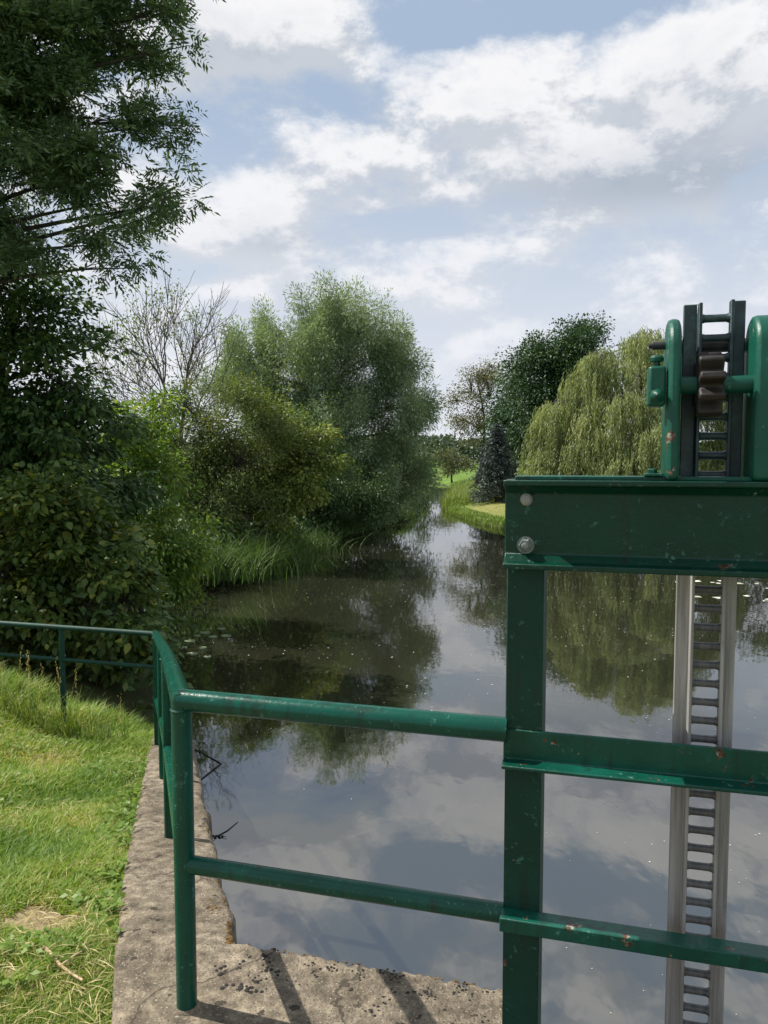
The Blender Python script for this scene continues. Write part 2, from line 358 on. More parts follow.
def tree(name, label, cat, base, top, lobes, leaf, bark, nclus, per, crad, LL, LW, r0=.18, droop=.2, group=None, shell=.5, up=.6, twig=.012, flat=.75, pinnate=0, tint_sd=.22, percl=7, sub=.36, plume=0, oval=False):
    base = np.array(base, float); top = np.array(top, float)
    root = thing(name, label, cat, base, group)
    C, own = sample_lobes(lobes, nclus, shell, percl=percl, sub=sub, plume=plume)
    # leaf meshes
    cc = np.repeat(C, per, 0)
    cen = np.mean([l[0] for l in lobes], 0)
    off = np.clip(RNG.normal(size=cc.shape), -1.7, 1.7)*crad*np.array([1, 1, flat])
    pos = cc + off
    d = unit(off + unit(cc-cen)*crad*.6 + np.array([0, 0, -droop*crad*2]) + RNG.normal(size=cc.shape)*crad*.5)
    ctint = np.repeat(RNG.normal(size=len(C))*tint_sd*.8, per)
    tint = np.clip(.45 + ctint + RNG.normal(size=len(pos))*tint_sd, 0, 1)
    if pinnate:      # compound leaves: pairs of leaflets along a drooping stalk
        R = LL*2.4; k = pinnate; q, dd, tt = [], [], []
        sd = unit(np.cross(d, unit(RNG.normal(size=d.shape)*.5+np.array([0, 0, 1.]))))
        for j in range(k):
            t = .25+.75*j/(k-1); b = pos + d*R*t + np.array([0, 0, -1.])*R*.14*t*t
            for s in ((-1, 1) if j < k-1 else (0,)):
                q.append(b); dd.append(unit(d*(.55 if s else 1)+sd*s+np.array([0, 0, -.1]))); tt.append(tint)
        pos = np.concatenate(q); d = np.concatenate(dd); tint = np.concatenate(tt)
    L = LL*(.5+.8*RNG.random(len(pos)))
    if oval: np_mesh('crown', ovate(pos, d, L, L*LW/LL, up), 6, leaf, tint, root)
    else: np_mesh('crown', leaves(pos, d, L, L*LW/LL, up), 4, leaf, tint, root)
    # wood
    w = MB(); n = 9
    ctrl = (base+top)/2 + np.array([RNG.normal()*.15, 0, 0])*np.linalg.norm(top-base)*.4
    tr = bez(base, ctrl, top, n); rr = np.linspace(r0, r0*.35, n); rr[0] *= 1.35
    w.tube(tr, rr, 9)
    limbs = []
    for (c, r, _) in lobes:
        dist = np.linalg.norm(tr-c, axis=1) + np.abs(np.arange(n)-n*.6)*.05
        zz = np.where(tr[:, 2] < c[2]-.05*np.linalg.norm(top-base), 0, 2.5); i = int(np.argmin(dist+zz)); i = max(2, min(i, n-1))
        a = tr[i]; m = (a+c)/2 + np.array([0, 0, .12*np.linalg.norm(c-a)]) + RNG.normal(size=3)*.06*np.linalg.norm(c-a)
        lb = bez(a, m, c, 8); lr = np.linspace(max(rr[i]*.5, twig*1.5), twig*.8, 8)
        w.tube(lb, lr, 6, False); limbs.append(lb)
    for p, o in zip(C, own):
        lb = limbs[o]; i = int(np.argmin(np.linalg.norm(lb[1:]-p, axis=1)))+1; i = max(1, i-1)
        a = lb[i]; m = (a+p)/2 + np.array([0, 0, .1*np.linalg.norm(p-a)]) + RNG.normal(size=3)*.08*np.linalg.norm(p-a)
        w.tube(bez(a, m, p, 5), np.linspace(twig, twig*.3, 5), 4, False)
    w.build('trunk', bark, root)
    return root

def blades(pos, h, wd, lean, seg=2, az=None):
    """curved grass blades -> (N*seg,4,3)"""
    N = len(pos); az = RNG.random(N)*2*math.pi if az is None else az
    d = np.stack([np.cos(az), np.sin(az), np.zeros(N)], 1); fa = az + math.pi/2 + RNG.normal(size=N)*.6
    s = np.stack([np.cos(fa), np.sin(fa), np.zeros(N)], 1)
    h = np.broadcast_to(h, (N,))[:, None]; wd = np.broadcast_to(wd, (N,))[:, None]; lean = np.broadcast_to(lean, (N,))[:, None]
    q = []
    def pt(t): return pos + np.array([0, 0, 1.])*h*(t-.35*lean*t*t) + d*h*lean*t*t
    for k in range(seg):
        t0, t1 = k/seg, (k+1)/seg; w0, w1 = wd*(1-t0**1.6)*.5, wd*(1-t1**1.6)*.5+.0002
        q.append(np.stack([pt(t0)-s*w0, pt(t0)+s*w0, pt(t1)+s*w1, pt(t1)-s*w1], 1))
    return np.concatenate(q)

# ------------------------------------------------------------------ terrain
RIVER = np.array([(-.3, .6), (-.62, 2.6), (-1.72, 6.5), (-2.3, 8.2), (-2.95, 10), (-3.9, 13), (-4.5, 16.3), (-3.7, 20), (-2.9, 25), (-1.1, 31), (.8, 38),
    (2.8, 52), (4.0, 70), (3.4, 84), (-3, 96), (-30, 110), (-29, 116), (0, 101), (6.4, 92), (7.0, 78), (5.3, 60), (3.6, 47), (3.6, 42), (4.3, 36), (5.2, 32.6),
    (7, 30.6), (11, 30), (18, 30.5), (28, 29), (40, 22), (46, 8), (40, .6)])
def poly_sd(x, y, poly):
    d = np.full(x.shape, 1e9); ins = np.zeros(x.shape, bool); n = len(poly)
    for i in range(n):
        ax, ay = poly[i]; bx, by = poly[(i+1) % n]; ex, ey = bx-ax, by-ay
        t = np.clip(((x-ax)*ex+(y-ay)*ey)/(ex*ex+ey*ey), 0, 1)
        d = np.minimum(d, np.hypot(x-ax-t*ex, y-ay-t*ey))
        c = ((ay > y) != (by > y)); xi = ax + (y-ay)/(ey if ey else 1e-9)*ex
        ins ^= c & (x < xi)
    return np.where(ins, -d, d)
def ground_h(x, y):
    sd = poly_sd(x, y, RIVER)
    topz = np.where(x < 2.5, -.75, -.78) + .04*np.sin(x*.7+y*.31)
    width = np.where((x > 2.5) & (y > 28), 2.6, 1.1)
    up = WATER + (topz-WATER)*np.clip(sd/width, 0, 1)**.7
    dn = WATER - np.clip(-sd*.6, 0, 1.1)
    return np.where(sd < 0, dn, up), sd
def sp(lo, hi, n, c, dens):
    t = np.linspace(-1, 1, n); s = np.sinh(t*dens)/np.sinh(dens)
    return np.where(s < 0, c+s*(c-lo), c+s*(hi-c))
gx = sp(-900, 900, 210, 1.5, 6.2); gy = sp(-60, 2400, 320, 20, 5.2); gy = np.sort(np.concatenate([gy, np.arange(3, 36, .7)]))
GX, GY = np.meshgrid(gx, gy); GZ, SD = ground_h(GX, GY)
near = (GY < 7.6) & (GX < 6)
GZ = np.where(near & (SD >= 0), np.minimum(GZ, -.98), GZ)
V = np.stack([GX, GY, GZ], -1).reshape(-1, 3); nx, ny = len(gx), len(gy)
idx = np.arange(nx*ny).reshape(ny, nx)
fs = np.stack([idx[:-1, :-1], idx[:-1, 1:], idx[1:, 1:], idx[1:, :-1]], -1).reshape(-1, 4)
me = bpy.data.meshes.new('ground'); me.from_pydata(V.tolist(), [], fs.tolist()); me.update(); me.shade_smooth(); me.materials.append(M['ground'])
dry = np.exp(-(((GX-6.6)/3.3)**2+((GY-40.0)/5.0)**2)**2) * (SD > 1.0)
mud = np.clip(1-SD/.5, 0, 1)
mud = np.maximum(mud, np.where((GX < 2.3+GY*.02) & (GY < 62) & (GY > 6), np.clip(1.5-np.abs(SD-3)/6, 0, 1)*.8, 0))
for nm, a in (('dry', dry), ('mud', mud)):
    at = me.attributes.new(nm, 'FLOAT', 'POINT'); at.data.foreach_set('value', a.ravel().astype(np.float32))
o = bpy.data.objects.new('ground', me); COL.objects.link(o); o['kind'] = 'structure'

w = MB(); w.add([(-60, -12, WATER), (70, -12, WATER), (70, 130, WATER), (-60, 130, WATER)], [(0, 1, 2, 3)])
tag(w.build('water', M['water'], smooth=False), kind='structure')

# ------------------------------------------------------------------ lawn
def smooth(t): t = np.clip(t, 0, 1); return t*t*(3-2*t)
def cop_z(y): return np.where(y < 2.45, 0, -.178*(y-2.45) - .02*np.clip(y-3.5, 0, 1))
EY = np.array([-4, 2.15, 2.43, 3.1, 3.75, 6.2, 8]); EX = np.array([-.30, -.80, -.89, -1.10, -1.28, -1.93, -2.42])   # coping's lawn-side edge
def cop_left(y): return np.interp(y, EY, EX)
def lawn_h(x, y):
    d = cop_left(y) - x
    g = 1 - .74*smooth(d/2.2)
    z = cop_z(y)*g - .035 - .018*np.sin(x*3.1+y*1.7)*smooth(d/.4) - .01*np.sin(x*7-y*5)
    edge = 6.75 - .27*(x+1.9)        # line of the far railing
    return z - smooth((y-edge-.05)/1.6)*.9
lx = np.linspace(0, 1, 90)**1.6; ly = np.concatenate([np.linspace(-3, 1.5, 8)[:-1], np.linspace(1.5, 9.2, 110)])
LY, LT = np.meshgrid(ly, lx, indexing='ij'); LX = cop_left(LY) + .04 - LT*13
LZ = lawn_h(LX, LY); LZ[:, 0] -= .03
idx = np.arange(LX.size).reshape(LX.shape)
fs = np.stack([idx[:-1, :-1], idx[1:, :-1], idx[1:, 1:], idx[:-1, 1:]], -1).reshape(-1, 4)
me = bpy.data.meshes.new('lawn'); me.from_pydata(np.stack([LX, LY, LZ], -1).reshape(-1, 3).tolist(), [], fs.tolist()); me.update(); me.shade_smooth(); me.materials.append(M['soil'])
o = bpy.data.objects.new('lawn', me); COL.objects.link(o); o['kind'] = 'structure'

def vnoise(x, y, s, seed):
    r = np.random.default_rng(seed).random((64, 64)); x = x*s+100; y = y*s+100
    i, j = np.floor(x).astype(int), np.floor(y).astype(int); u, v = x-i, y-j; u = u*u*(3-2*u); v = v*v*(3-2*v)
    g = lambda a, b: r[a % 64, b % 64]
    return (g(i, j)*(1-u)+g(i+1, j)*u)*(1-v)+(g(i, j+1)*(1-u)+g(i+1, j+1)*u)*v
def bare(x, y):      # worn soil patch and thin spots
    p = np.exp(-(((x+1.30)/.19)**2+((y-2.80-.05*np.sin(x*17))/.13)**2)**1.3) * 1.7*(.3+1.1*vnoise(x, y, 11, 77)) + .9*np.exp(-(((x+1.22)/.12)**2+((y-2.42)/.06)**2))
    p = p + .9*np.exp(-(((x+2.6)/.2)**2+((y-6.0)/.12)**2))
    return p*(.35+.9*vnoise(x, y, 14, 3)+.5*vnoise(x, y, 5, 33))
# grass blades: density falls with distance as the blades get wider
n = 210000
y = 1.9 + (7.3-1.9)*RNG.random(n)**1.55; u = RNG.random(n)**1.25
x = cop_left(y) + .045*np.maximum(0, vnoise(y, y*0, 6, 15)-.35) - u*(.35+.62*y)
keep = (bare(x, y) < .42+.35*RNG.random(n)) & (vnoise(x, y, 5, 9) > .20*RNG.random(n)) & (y < 6.85-.27*(x+1.9)+.15)
x, y = x[keep], y[keep]; d = cop_left(y)-x; edge = 6.55-.27*(x+1.9)
tall = smooth((y-edge+.85)/.8)*(.5+1.5*vnoise(x, y, 3, 5))*(.6+.9*smooth(d/1.2)) + .25*smooth(1-d/.12)*vnoise(x, y, 4, 7)
edgefall = .35+.65*smooth(d/.22)
h = edgefall*(.028+.035*RNG.random(len(x)))*(.7+.8*vnoise(x, y, 2.2, 4)) + tall*.115*RNG.random(len(x))
pos = np.stack([x, y, lawn_h(x, y)-.004], 1)
tint = np.clip(.40 +   .62*(vnoise(x, y, 1.7, 6)-.5) + .4*(vnoise(x, y, 6, 8)-.5) + RNG.normal(size=len(x))*.14 + (RNG.random(len(x)) < .10+.22*smooth((2.9-y)/.8))*.45 + tall*.12, 0, 1)
B = blades(pos, h, .0042+.0011*(y-2), .35+.9*RNG.random(len(x)))
tag(np_mesh('lawn_grass', B, 4, M['grass'], np.tile(tint, 2)), kind='stuff')
# clover and broad weeds in patches
n = 20000; y = 1.9+(6.6-1.9)*RNG.random(n)**1.4; x = cop_left(y)+.0-RNG.random(n)**1.3*(.3+.6*y)
k = (vnoise(x, y, 2.6, 21)*.6+vnoise(x, y, 8, 22)*.4 > .57+.10*smooth((2.9-y)/.7)) & (bare(x, y) < .4); x, y = x[k], y[k]
pos = np.stack([x, y, lawn_h(x, y)+.012+.04*RNG.random(len(x))], 1)
dv = RNG.normal(size=(len(x), 3))*np.array([1, 1, .25])+np.array([0, 0, .15])
lv = leaves(pos, dv, .016+.028*RNG.random(len(x)), .012+.018*RNG.random(len(x)), 1.4)
tag(np_mesh('clover', lv, 4, M['weed'], RNG.random(len(lv))), kind='stuff')
# dry cuttings lying about
n = 11000; y = 1.9+(6.5-1.9)*RNG.random(n)**1.6; x = cop_left(y)+.0-RNG.random(n)*(.3+.55*y)
k = vnoise(x, y, 3, 31) > .62-.5*smooth((3.1-y)/.9); x, y = x[k], y[k]
pos = np.stack([x, y, lawn_h(x, y)+.01+.03*RNG.random(len(x))], 1); dv = RNG.normal(size=(len(x), 3))*np.array([1, 1, .12])
tag(np_mesh('grass_cuttings', leaves(pos, dv, .05+.07*RNG.random(len(x)), .0035, 1), 4, M['straw'], RNG.random(len(x))), kind='stuff')
# fallen dead stem on the lawn
a, b = np.array([-1.24, 2.56, 0]), np.array([-.97, 2.36, 0])
pts = np.array([a+(b-a)*t+np.array([.012*math.sin(t*7), .01*math.sin(t*5), 0]) for t in np.linspace(0, 1, 8)]); pts[:, 2] = lawn_h(pts[:, 0], pts[:, 1])+.03
w = MB(); w.tube(pts, np.linspace(.007, .004, 8), 7)
w.tube([pts[5], pts[5]+np.array([.03, .03, .012]), pts[5]+np.array([.05, .05, .016])], [.004, .003, .002], 6)
m, nt, N, L = new_mat('dry_stem'); nz = noise(nt, geo(nt), 60); principled(nt, ramp(nt, nz, [(.3, (.30, .20, .11)), (.7, (.58, .43, .26))]), .8)
tag(w.build('dead_stem', m), 'dry brown stem lying on the short grass beside the concrete edge', 'stick')

# ------------------------------------------------------------------ concrete quay wall
def quay():
    root = thing('concrete_wall', 'weathered concrete retaining wall with sloping coping between lawn and water', 'wall', (-.6, 2.3, 0))
    ys = np.concatenate([np.linspace(-3, 2.2, 6), np.linspace(2.3, 8.0, 58)])
    # side strip: lawn edge to water edge, follows the slope
    RY = np.array([2.54, 3.5, 4.4, 6.3, 8]); RX = np.array([-.50, -.785, -1.05, -1.60, -2.10])
    V, fs = [], []
    rows = []
    yy = np.linspace(2.54, 8.0, 80)
    for y in yy:
        xl, xr = float(cop_left(y)), float(np.interp(y, RY, RX)) + (.006*math.sin(y*23)+.010*math.sin(y*9.1+1)+.004*RNG.normal())
        z = float(cop_z(y)); wx = xl+.028
        prof = [(xl-.012, z-.35), (xl-.004, z-.035), (xl+.012, z-.006), (xl+.05, z+.002)]
        prof += [(xl+.05+(xr-.03-xl-.05)*t, z+.004*math.sin(y*5+t*4)+.003*math.sin(y*13-t*9)) for t in (.2, .4, .6, .8, 1)]
        prof += [(xr-.008, z-.012), (xr, z-.035), (xr+.01, z-.25), (xr+.02, WATER-.6)]
        rows.append([(a, y, b) for a, b in prof])
    # platform (sluice side) as the same profile turned: polygon prism with a notch where the gate is
    m = len(rows[0]); w = MB()
    vv = np.array(rows).reshape(-1, 3); n = len(rows)
    w.add(vv, [(i*m+j, i*m+j+1, (i+1)*m+j+1, (i+1)*m+j) for i in range(n-1) for j in range(m-1)] + [tuple(range(m))[::-1]])
    w.build('side_coping', M['concrete'], root, sharp=60)
    # front platform top, front edge parallel to the railing, ragged
    fx = np.linspace(-.50, .405, 70)
    front = [(x, 2.54-.267*(x+.5)+(.004*math.sin(x*19)+.005*math.sin(x*83+2)+.004*RNG.normal() if -.48 < x < .39 else 0)) for x in fx]
    out = [(float(cop_left(2.54)), 2.54)] + front + [(.42, 1.25), (1.22, 1.05), (1.22, 1.85), (3.2, 1.35), (3.2, -3), (-.36, -3)]
    left = [(float(cop_left(t)), t) for t in (1.0, 2.15, 2.43)]
    out += left
    # outline ring pairs: top inset, top, bottom
    w = MB(); n = len(out); o2 = np.array(out); cen = np.array([-.1, 1.2])
    ins = o2 + (cen-o2)/np.linalg.norm(cen-o2, axis=1)[:, None]*.022
    ring = np.concatenate([np.c_[ins, np.full(n, -.0005)], np.c_[o2, np.full(n, -.018)], np.c_[o2, np.full(n, WATER-.6)]])
    w.add(ring, [tuple(range(n))] + [(k*n+i, k*n+n+i, k*n+n+(i+1) % n, k*n+(i+1) % n) for k in (0, 1) for i in range(n)])
    ob = w.build('platform', M['concrete'], root, sharp=60)
    b = ob.data; 
    import bmesh
    bm = bmesh.new(); bm.from_mesh(b); bmesh.ops.recalc_face_normals(bm, faces=bm.faces); bm.to_mesh(b); bm.free()
    # mossy rust-brown crust along the water edge
    w = MB()
    for y in np.concatenate([RNG.uniform(2.58, 4.5, 120), RNG.uniform(2.55, 2.95, 130)]):
        x = float(np.interp(y, RY, RX)) - .02 - abs(RNG.normal())*.022; z = float(cop_z(y)) - .008
        r = RNG.uniform(.004, .012)
        w.lathe([(r*.2, r*.42), (r*.65, r*.34), (r, r*.05), (r*.9, -r*.3)], (x, y, z), (RNG.normal()*.15, RNG.normal()*.15, 1), 9)
    for x in RNG.uniform(-.47, .36, 60):
        y = 2.54-.267*(x+.5)-abs(RNG.normal())*.014; r = RNG.uniform(.003, .006)
        w.lathe([(r*.2, r*.35), (r*.65, r*.3), (r, r*.05), (r*.9, -r*.3)], (x, y, -.008), (RNG.normal()*.15, RNG.normal()*.15, 1), 9)
    tag(w.build('moss', M['moss'], root), kind='stuff')
    w = MB()      # dark moss cushions and crumbs on the slab
    for k in range(46):
        if k < 12: x, y = (-.44, 2.36)+RNG.normal(size=2)*np.array([.05, .06])
        else: x = RNG.uniform(-.5, .34); y = 2.54-.267*(x+.5)-abs(RNG.normal())*.11-.02
        for q in range(4):
            r = RNG.uniform(.003, .009 if k < 12 else .0055); xx, yy = x+RNG.normal()*.012, y+RNG.normal()*.010
            if yy > 2.53-.267*(xx+.5): continue
            w.lathe([(r*.25, r*.3), (r*RNG.uniform(.5, .8), r*.22), (r, 0), (r, -r*.3)], (xx, yy, 0), (RNG.normal()*.2, RNG.normal()*.2, 1), 8)
    tag(w.build('moss', M['twig'], root), kind='stuff')
quay()

# ------------------------------------------------------------------ pipe railing
def railing():
    posts = [(-.595, 2.218, 0, .945), (-1.065, 3.71, -.24, .703), (-1.468, 4.99, -.485, .457), (-1.850, 6.15, -.70, .237)]
    root = thing('pipe_railing', 'green gloss painted tubular railing running along the concrete edge and round the lawn corner', 'railing', posts[0][:3])
    R = .0305
    # posts
    for k, (x, y, zb, zt) in enumerate(posts):
        w = MB(); w.tube([(x, y, zb-.06), (x, y, zb+.3), (x, y, zt-.004)], R if k == 0 else R*.86, 20); w.build('post', M['paint_pipe'], root)
    # top rail: one bent pipe round the near corner and down the side
    e = np.array([.322, 1.966, .945]); c0 = np.array([-.595, 2.218, .945]); p1 = np.array(posts[1])[[0, 1, 3]]; p3 = np.array(posts[3])[[0, 1, 3]]
    w = MB(); w.tube(bez(e, (e+c0)/2, c0, 6), R*1.04, 20)
    w.lathe([(R*.3, .031), (R*.8, .024), (R*1.05, 0), (R*.8, -.024), (R*.3, -.031)], c0, (0, 0, 1), 20)
    w.build('top_rail', M['paint_pipe'], root)
    w = MB(); pts = list(bez(c0, c0+(p1-c0)*.5+np.array([0, 0, .012]), p1, 7)) + [p1+(p3-p1)*t for t in (.33, .66, 1)]
    w.tube(pts, R*1.02, 20); w.build('top_rail', M['paint_pipe'], root)
    # weld beads where the posts meet the rail
    for q in posts:
        w = MB(); w.lathe([(R*.95, -.006), (R*1.12, 0), (R*.95, .006)], (q[0], q[1], q[3]-R*.9), (0, 0, 1), 16); w.build('weld', M['paint_pipe'], root)
    # mid rails
    w = MB(); a, b = np.array([-.595, 2.218, .447]), np.array([.318, 1.967, .447]); w.tube([a, (a+b)/2, b], .026, 18); w.build('mid_rail', M['paint_pipe'], root)
    mid = [np.array([-.595, 2.218, .447]), np.array([-1.065, 3.71, .222]), np.array([-1.468, 4.99, -.07]), np.array([-1.85, 6.15, -.31])]
    for a, b in zip(mid[:-1], mid[1:]):
        w = MB(); w.tube([a, (a+b)/2, b], .024, 16); w.build('mid_rail', M['paint_pipe'], root)
    # far return, its shade put into a darker green than the near pipes
    dx = np.array([-1.49, .42, 0])
    for z, r in ((.237, .022), (-.037, .017)):
        a = np.array([-1.85, 6.15, z]); w = MB(); w.tube([a, a+dx, a+dx*3.2], r, 12); w.build('top_rail' if z > 0 else 'mid_rail', M['paint_dull_shade'], root)
    for t in (.58, 1.75, 2.9):
        a = np.array([-1.85, 6.15, 0])+dx*t; w = MB(); w.tube([(a[0], a[1], -1.0), (a[0], a[1], .23)], .022, 12); w.build('post', M['paint_dull_shade'], root)
    # mortar collar at the near post
    w = MB(); w.lathe([(.03, .008), (.034, .006), (.040, .001), (.042, -.006)], (posts[0][0], posts[0][1], 0), (0, 0, 1), 18); w.build('mortar_collar', M['concrete'], root)
railing()

# ------------------------------------------------------------------ sluice gate frame
TH = math.radians(15); O = np.array([.316, 1.964]); U = np.array([math.cos(TH), -math.sin(TH)]); VV = np.array([math.sin(TH), math.cos(TH)])
def W(v):
    v = np.atleast_2d(np.asarray(v, float)); xy = O + v[:, :1]*U + v[:, 1:2]*VV
    return np.c_[xy, v[:, 2]]
U3, V3 = np.r_[U, 0], np.r_[VV, 0]
def frame():
    root = thing('sluice_frame', 'green painted steel sluice gate frame with heavy top beam, post and angle rails', 'sluice frame', W((0, 0, 0))[0])
    z0, z1 = 1.375, 1.598
    def ibeam(a, b):
        h, t, wf, tf = z1-z0, .012, .052, .014
        zc = [(wf, z0), (wf, z0+tf), (t*.5+.02, z0+tf+.004), (t*.5, z0+tf+.022), (t*.5, z1-tf-.022), (t*.5+.02, z1-tf-.004), (wf, z1-tf), (wf, z1)]
        pr = zc + [(-p, z) for p, z in zc[::-1]]
        w = MB(); w.prism([(p, z) for p, z in pr], 0, a, b, W); return w
    ibeam(-.006, 1.25).build('beam', M['paint'], root, bevel=.003, sharp=28)
    w = MB(); w.box((.62, .012, z1+.005), (.60, .036, .005), W); w.build('cap_plate', M['paint_old'], root, bevel=.002)
    # channel post: front plate and two returns
    def post(s):
        w = MB(); b, d, t = .094, .165, .011
        pr = [(s, 0), (s+b, 0), (s+b, d), (s+b-.03, d), (s+b-.03, d-t), (s+b-t, d-t), (s+b-t, t), (s+t, t), (s+t, d-t), (s+.03, d-t), (s+.03, d), (s, d)]
        w.prism(pr, 2, -.12, z0-.001, W); w.build('post', M['paint_dull_shade'], root, bevel=.003)
    post(.0); post(1.12)
    # angle rails: mid (lip at the bottom) and low (lip on top)
    w = MB(); a, b = -.004, 1.24
    w.prism([(-.004, .950), (-.004, .872), (-.052, .870), (-.052, .860), (.006, .860), (.006, .950)], 0, a, b, W); w.build('mid_rail', M['paint_rusty'], root, bevel=.003)
    w = MB(); w.prism([(.0, .468), (-.056, .468), (-.056, .431), (-.047, .431), (-.047, .459), (.0, .459)], 0, a, b, W); w.build('lower_rail', M['paint_rusty'], root, bevel=.003)
    # bolts through the beam web
    def bolt(s, z, nut):
        w = MB(); c = W((s, -.006, z))[0]
        if nut:
            w.lathe([(.022, .0), (.022, .004)], c, -V3, 20); w.lathe([(.0175, .0045), (.0175, .016), (.014, .019)], c, -V3, 6); w.lathe([(.009, .019), (.009, .027), (.006, .029)], c, -V3, 12)
        else: w.lathe([(.0165, 0), (.016, .006), (.011, .012), (.004, .014)], c, -V3, 18)
        w.build('bolt', M['zinc'], root)
    bolt(.048, 1.548, False); bolt(.047, 1.432, True)
    bolt(1.19, 1.548, False); bolt(1.19, 1.432, True)
    # bearing cheeks: two thick tombstone plates
    def cheek(s0, s1):
        zt, zb, r = 1.988, z1+.001, .08; cz = zt-r; cv = .036; pr = [(-.047, zb), (-.047, zb+.02), (-.045, zb+.08)]
        a0 = math.pi*.96
        pr += [(cv+r*math.cos(a), cz+r*math.sin(a)) for a in np.linspace(a0, math.pi-a0, 13)]
        pr += [(.116, zb+.08), (.122, zb+.02), (.122, zb)]
        w = MB(); w.prism(pr, 0, s0, s1, W); return w.build('bearing_cheek', M['paint_old'], root, bevel=.010, sharp=50)
    cheek(.376, .405); cheek(.564, .606)
    # foot bracket with bolt beside the near cheek
    w = MB(); w.box((.350, -.005, z1+.014), (.022, .03, .0035), W); w.build('foot_plate', M['paint_old'], root, bevel=.002)
    w = MB(); w.lathe([(.012, 0), (.012, .008), (.009, .011)], W((.347, -.012, z1+.018))[0], (0, 0, 1), 6); w.build('bolt', M['paint_old'], root)
    # shafts
    zs = 1.825
    w = MB(); w.tube(W([(.39, .0, zs), (.48, .0, zs), (.584, .0, zs)]), .021, 20); w.build('drive_shaft', M['paint_old'], root)
    w = MB(); w.tube(W([(.337, .06, 1.929), (.345, .06, 1.929), (.346, .06, 1.929), (.378, .06, 1.929)]), [.006, .006, .009, .010], 14)
    w.tube(W([(.395, .108, 1.931), (.48, .108, 1.931), (.584, .108, 1.931)]), .0165, 16); w.build('guide_roller', M['dark_steel'], root)
    # pinion on the drive shaft
    w = MB(); k = 9; pr = []
    for i in range(k):
        a = 2*math.pi*i/k+.12; da = 2*math.pi/k
        for f_, r in ((-.34, .046), (-.17, .077), (.17, .077), (.34, .046)):
            pr.append((r*math.cos(a+f_*da), zs+r*math.sin(a+f_*da)))
    w.prism(pr, 0, .442, .498, W); w.build('pinion', M['rust_iron'], root, bevel=.005)
    # bearing box on the outer face of the cheek
    w = MB(); w.box((.352, .0, zs-.002), (.0195, .034, .047), W); w.build('bearing_box', M['paint_old'], root, bevel=.006)
    w = MB(); w.lathe([(.008, 0), (.008, .012), (.016, .014), (.017, .022), (.012, .028)], W((.352, .0, zs+.045))[0], (0, 0, 1), 14); w.build('oil_cup', M['paint_old'], root)
    w = MB(); w.lathe([(.017, 0), (.017, .008), (.011, .018), (.003, .026)], W((.352, -.034, zs-.026))[0], -V3, 8); w.build('nut', M['paint_old'], root)
frame()

def rack():
    root = thing('toothed_rack', 'grey steel ladder-like lifting rack rising from the water through the green beam', 'lifting rack', W((.482, .085, 0))[0])
    zt, zb, v = 2.03, -1.9, .088
    for sgn, s, wd_ in ((1, .418, .042), (-1, .560, .037)):
        w = MB(); t = .009; a = s; b = s+sgn*wd_
        pr = [(a, v), (b, v), (b, v-.030), (b-sgn*t, v-.030), (b-sgn*t, v-t), (a, v-t)]
        w.prism(pr, 2, zb, zt + (.004 if sgn < 0 else 0), W); ob = w.build('side_rail', M['rack'], root, bevel=.0025)
        import bmesh
        bm = bmesh.new(); bm.from_mesh(ob.data); bmesh.ops.recalc_face_normals(bm, faces=bm.faces); bm.to_mesh(ob.data); bm.free()
    z = 1.993; first = None
    while z > WATER-.25:
        if first is None:
            w = MB(); n = 7
            w.tube(W([(.456, v-.012, z), (.461, v-.012, z), (.468, v-.012, z), (.4915, v-.012, z), (.515, v-.012, z), (.521, v-.012, z), (.527, v-.012, z)]), [.0155, .0120, .0098, .0095, .0098, .0120, .0155], 12)
            first = w.build('rung', M['rung'], root); zf = z
        else:
            c = first.copy(); COL.objects.link(c); c.location.z = first.location.z + (z-zf)
        z -= .0478
rack()

# ------------------------------------------------------------------ vegetation, left bank
def lob(D, items, dep=None): return [px_lobe(*i[:4], D, (i[4] if len(i) > 4 else dep)) for i in items]

tree('ash_tree', 'tall ash tree with feathery leaves overhanging the upper left of the view', 'tree',
     (-7.6, 9.8, -.75), P(-120, 60, 9.8), lob(9.4, [(20, 50, 70, 55), (85, 25, 45, 30), (135, 30, 40, 22), (172, 12, 20, 16), (186, 46, 9, 12), (20, 120, 70, 35), (85, 105, 45, 24), (135, 122, 34, 16), (165, 126, 15, 11),
     (40, 165, 60, 24), (110, 170, 40, 18), (156, 206, 28, 13), (187, 203, 8, 9), (120, 200, 30, 14), (95, 245, 30, 10), (132, 268, 14, 8), (20, 215, 40, 14), (50, 262, 26, 14), (-60, 90, 90, 120), (60, -60, 130, 60), (-90, 250, 90, 90)], .9),
     M['ash'], M['barkdark'], 950, 20, .075, .085, .026, r0=.2, droop=-.15, pinnate=5, twig=.0065, shell=.5, up=.5, percl=5, sub=.30, flat=.6)
tree('maple_tree', 'dark broadleaved tree filling the left edge behind the far railing', 'tree',
     (-5.6, 11.5, -.8), P(-20, 300, 11.4), lob(10.9, [(15, 330, 60, 70), (72, 385, 38, 52), (66, 318, 24, 30), (20, 425, 85, 75), (92, 440, 34, 50), (-70, 380, 70, 120), (30, 480, 90, 60), (-20, 450, 60, 60), (40, 520, 80, 40), (110, 490, 30, 40), (105, 345, 12, 12), (25, 265, 30, 22)], 1.0),
     M['darkleaf'], M['barkdark'], 980, 36, .15, .105, .055, r0=.16, droop=.3, twig=.008, up=.9, percl=6, sub=.30, oval=True, tint_sd=.26, flat=.5)
